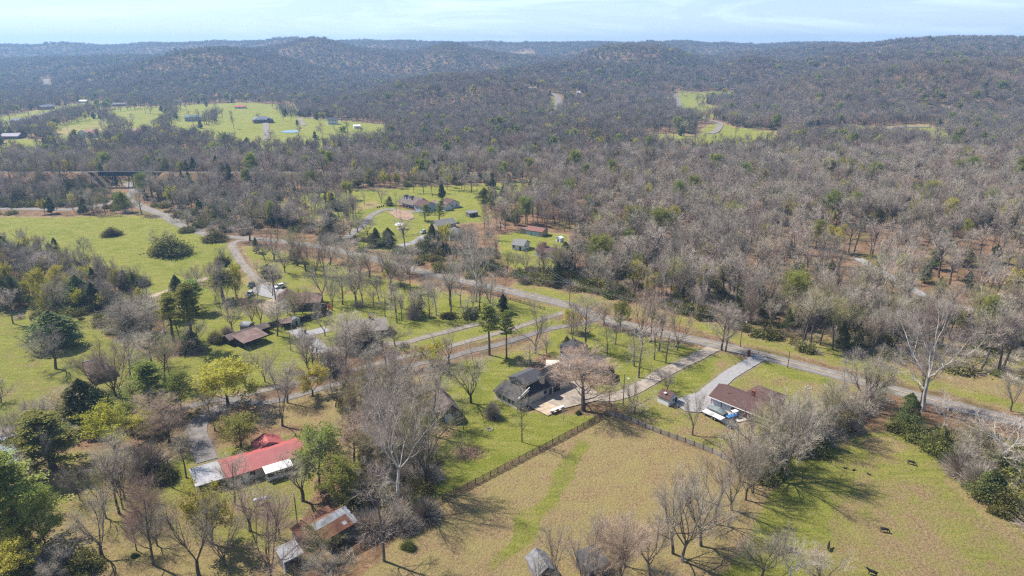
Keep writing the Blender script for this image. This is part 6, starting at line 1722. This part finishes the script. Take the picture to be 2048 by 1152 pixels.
# propane tank
c, a, L_ = axis_pose(509, 1010, 536, 1004)
o = empty('propane_tank', c, a, label='silver horizontal propane tank on the lawn below the red-roofed house', cat='tank')
part('tank', lambda bm: tube(bm, [(-1.6, 0, .85), (-1.45, 0, .85), (-1.2, 0, .85), (1.2, 0, .85), (1.45, 0, .85), (1.6, 0, .85)], [.12, .36, .5, .5, .36, .12], 14), mat('silver tank paint', (.6, .62, .64), .35, .1, 1), o)
part('saddle', lambda bm: [bx(bm, x - .12, x + .12, -.4, .4, -.3, .45) for x in (-.9, .9)], concrete, o)
part('valve_cover', lambda bm: tube(bm, [(0, 0, 1.3), (0, 0, 1.52)], [.2, .18], 8), insul, o)
# parked vehicles
def car(label, pose, bodym, kind='pickup', L=5.2):
    c, a, _ = pose; o = empty({'pickup': 'pickup_truck', 'car': 'parked_car'}[kind], c, a, label=label, cat='truck' if kind == 'pickup' else 'car'); h = L / 2
    def body(bm):
        prof = [(-h, .45), (-h, .95), (-h + 1.1, 1.02), (h - .1, 1.0), (h, .85), (h, .45)] if kind == 'pickup' else [(-h, .4), (-h + .05, .75), (-h + 1.2, .92), (h - .5, .95), (h, .8), (h, .4)]
        A = [bm.verts.new((x, -.9, z)) for x, z in prof]; B = [bm.verts.new((x, .9, z)) for x, z in prof]; n = len(prof)
        bm.faces.new(A); bm.faces.new(B[::-1])
        for i in range(n): bm.faces.new((A[i], B[i], B[(i + 1) % n], A[(i + 1) % n]))
    part('body', body, bodym, o, .05)
    x0, x1 = (-h + 1.3, -h + 3.2) if kind == 'pickup' else (-h + 1.3, h - .6)
    def cab(bm, g=0):
        A = [bm.verts.new((x, y, z)) for y in (-.8 + g, .8 - g) for x, z in ((x0, 1.0), (x0 + .6, 1.55), (x1 - .25, 1.55), (x1, 1.0))]
        for f in ((0, 1, 2, 3), (7, 6, 5, 4), (0, 4, 5, 1), (1, 5, 6, 2), (2, 6, 7, 3)): bm.faces.new([A[i] for i in f])
    part('cab_windows', cab, glassm, o); part('cab_roof', lambda bm: bx(bm, x0 + .55, x1 - .2, -.78, .78, 1.553, 1.62), bodym, o)
    if kind == 'pickup': part('cargo_bed', lambda bm: bx(bm, x1 + .15, h - .12, -.78, .78, 1.01, 1.03), darkdeck, o)
    for s in (-1, 1): part('headlight', lambda bm: bx(bm, -h - .03, -h + .02, s * .65 - .15, s * .65 + .15, .65, .8), insul, o)
    wheels(o, (-h + .9, h - 1.0), .85, .36, .22)
carw = mat('white car paint', (.7, .71, .72), .25, .03, 1, spec=.6); card = mat('dark car paint', (.04, .045, .055), .25, .1, 1, spec=.6); carg = mat('silver car paint', (.4, .42, .44), .3, .05, 1, spec=.6)
car('white pickup truck at the left frame edge beside the hard court', axis_pose(-16, 888, 6, 882), carw)
car('white-cabbed pickup with a long bare bed parked above the hard court', axis_pose(20, 884, 56, 880), carw, L=6.4)
car('dark car on the round gravel turning place', axis_pose(500, 576, 506, 571), card, 'car', 4.6)
car('silver car at the lower edge of the round turning place', axis_pose(497, 594, 503, 590), carg, 'car', 4.6)
car('white van-like car next to the hidden brown-roofed house', axis_pose(556, 577, 564, 575), carw, 'car', 4.8)
car('white pickup at the end of the long lawn drive behind the pines', axis_pose(979, 646, 996, 636), carw)
car('silver car by the pale grey bungalow yard', axis_pose(842, 468, 850, 465), carg, 'car', 4.6)
# brush pile, rings, barrels, play frame
pile = TB(); gg = np.random.default_rng(5)
p0 = gg.normal(size=(260, 3)) * [2.0, 1.5, .25] + [0, 0, .35]; p0[:, 2] = np.abs(p0[:, 2]); d0 = gg.normal(size=(260, 3)) * [1, 1, .18]
for a_, b_ in zip(p0, d0): pile.tube([a_ - vunit(b_) * .9, a_ + vunit(b_) * .9], [.05, .03], 4)
o = mesh_obj('brush_pile', to_mesh('brush_pile', [(pile, bark_mat('dead branches', (.17, .10, .075), (.34, .22, .17)))])); o.location = at(935, 908); tag(o, 'reddish brown pile of cut branches on the bright lawn', 'brush pile')
stone = mat('pale stones', (.40, .37, .34), .9, .2, 2)
for u, v, lb in ((979, 859, 'ring of pale stones on the lawn below the spreading tree'), (1548, 791, 'fire pit stones behind the brick house'), (1617, 776, 'pale fire ring on the mown field right of the brick house')):
    o = mesh_obj('fire_ring', (lambda bm: (([bmesh.ops.create_icosphere(bm, subdivisions=1, radius=.24, matrix=Matrix.Translation((.85 * math.cos(i * .698), .85 * math.sin(i * .698), .12))) for i in range(9)]), (me := bpy.data.meshes.new('fire_ring')), bm.to_mesh(me), me.materials.append(stone), me)[-1])(bmesh.new()))
    o.location = at(u, v); tag(o, lb, 'fire pit')
for i, (u, v) in enumerate(((755, 416), (759, 415), (763, 414), (767, 413))):
    o = empty('barrel_planter', at(u, v), label=f'dark barrel planter in the drive verge, {ORD[i]} from the left of four', cat='planter', group='barrel planters by the hill drive')
    part('barrel', lambda bm: tube(bm, [(0, 0, 0), (0, 0, .45), (0, 0, .9)], [.38, .46, .38], 10), darkwood, o); part('soil', lambda bm: tube(bm, [(0, 0, .91), (0, 0, .95)], [.34, .3], 10), dooro, o)
o = empty('swing_frame', at(647, 412), label='small timber swing frame on the sandy patch left of the hill house lawn', cat='swing')
part('frame', lambda bm: [tube(bm, [(x, y, 0), (x, 0, 2.4)], [.07, .07], 5) for x in (-1.8, 1.8) for y in (-.9, .9)] + [tube(bm, [(-1.9, 0, 2.4), (1.9, 0, 2.4)], [.07, .07], 5)], fencewood, o)
part('seat', lambda bm: [bx(bm, x - .25, x + .25, -.12, .12, .5, .55) for x in (-.7, .7)], darkwood, o)
p = at(396, 968); o = empty('storage_bin', p, .3, label='pinkish white storage bin at the carport corner', cat='bin')
part('bin', lambda bm: bx(bm, -.5, .5, -.35, .35, 0, .6), mat('faded pink plastic', (.62, .42, .42), .6), o, .04); part('lid', lambda bm: bx(bm, -.54, .54, -.39, .39, .603, .68), trimm, o)
p = at(611, 668, .25); o = empty('wheeled_bin', p, .3, label='dark wheeled bin standing on the grey gravel drive', cat='bin')
part('bin', lambda bm: bx(bm, -.35, .35, -.35, .35, 0.05, 1.05), tyre, o, .04); part('lid', lambda bm: bx(bm, -.38, .38, -.38, .4, 1.053, 1.12), tyre, o)
print('objects', time.time() - T0)

# ------------------------------------------------------------------ haze
def haze():
    bm = bmesh.new(); bx(bm, -6000, 6000, -6000, 6000, -25, 182)
    me = bpy.data.meshes.new('haze'); bm.to_mesh(me); bm.free()
    m = bpy.data.materials.new('valley haze'); m.use_nodes = True; nt = m.node_tree; nt.nodes.clear()
    out = nt.nodes.new('ShaderNodeOutputMaterial'); v = nt.nodes.new('ShaderNodeVolumePrincipled')
    v.inputs['Color'].default_value = (.36, .62, .96, 1); v.inputs['Density'].default_value = 1.75e-4; v.inputs['Anisotropy'].default_value = 0.25
    nt.links.new(v.outputs[0], out.inputs['Volume'])
    me.materials.append(m)
    o = mesh_obj('haze', me); o['kind'] = 'stuff'; o['label'] = 'thin blue haze lying over the valley'; o['category'] = 'haze'
    m.cycles.homogeneous_volume = True if hasattr(m.cycles, 'homogeneous_volume') else None
haze()
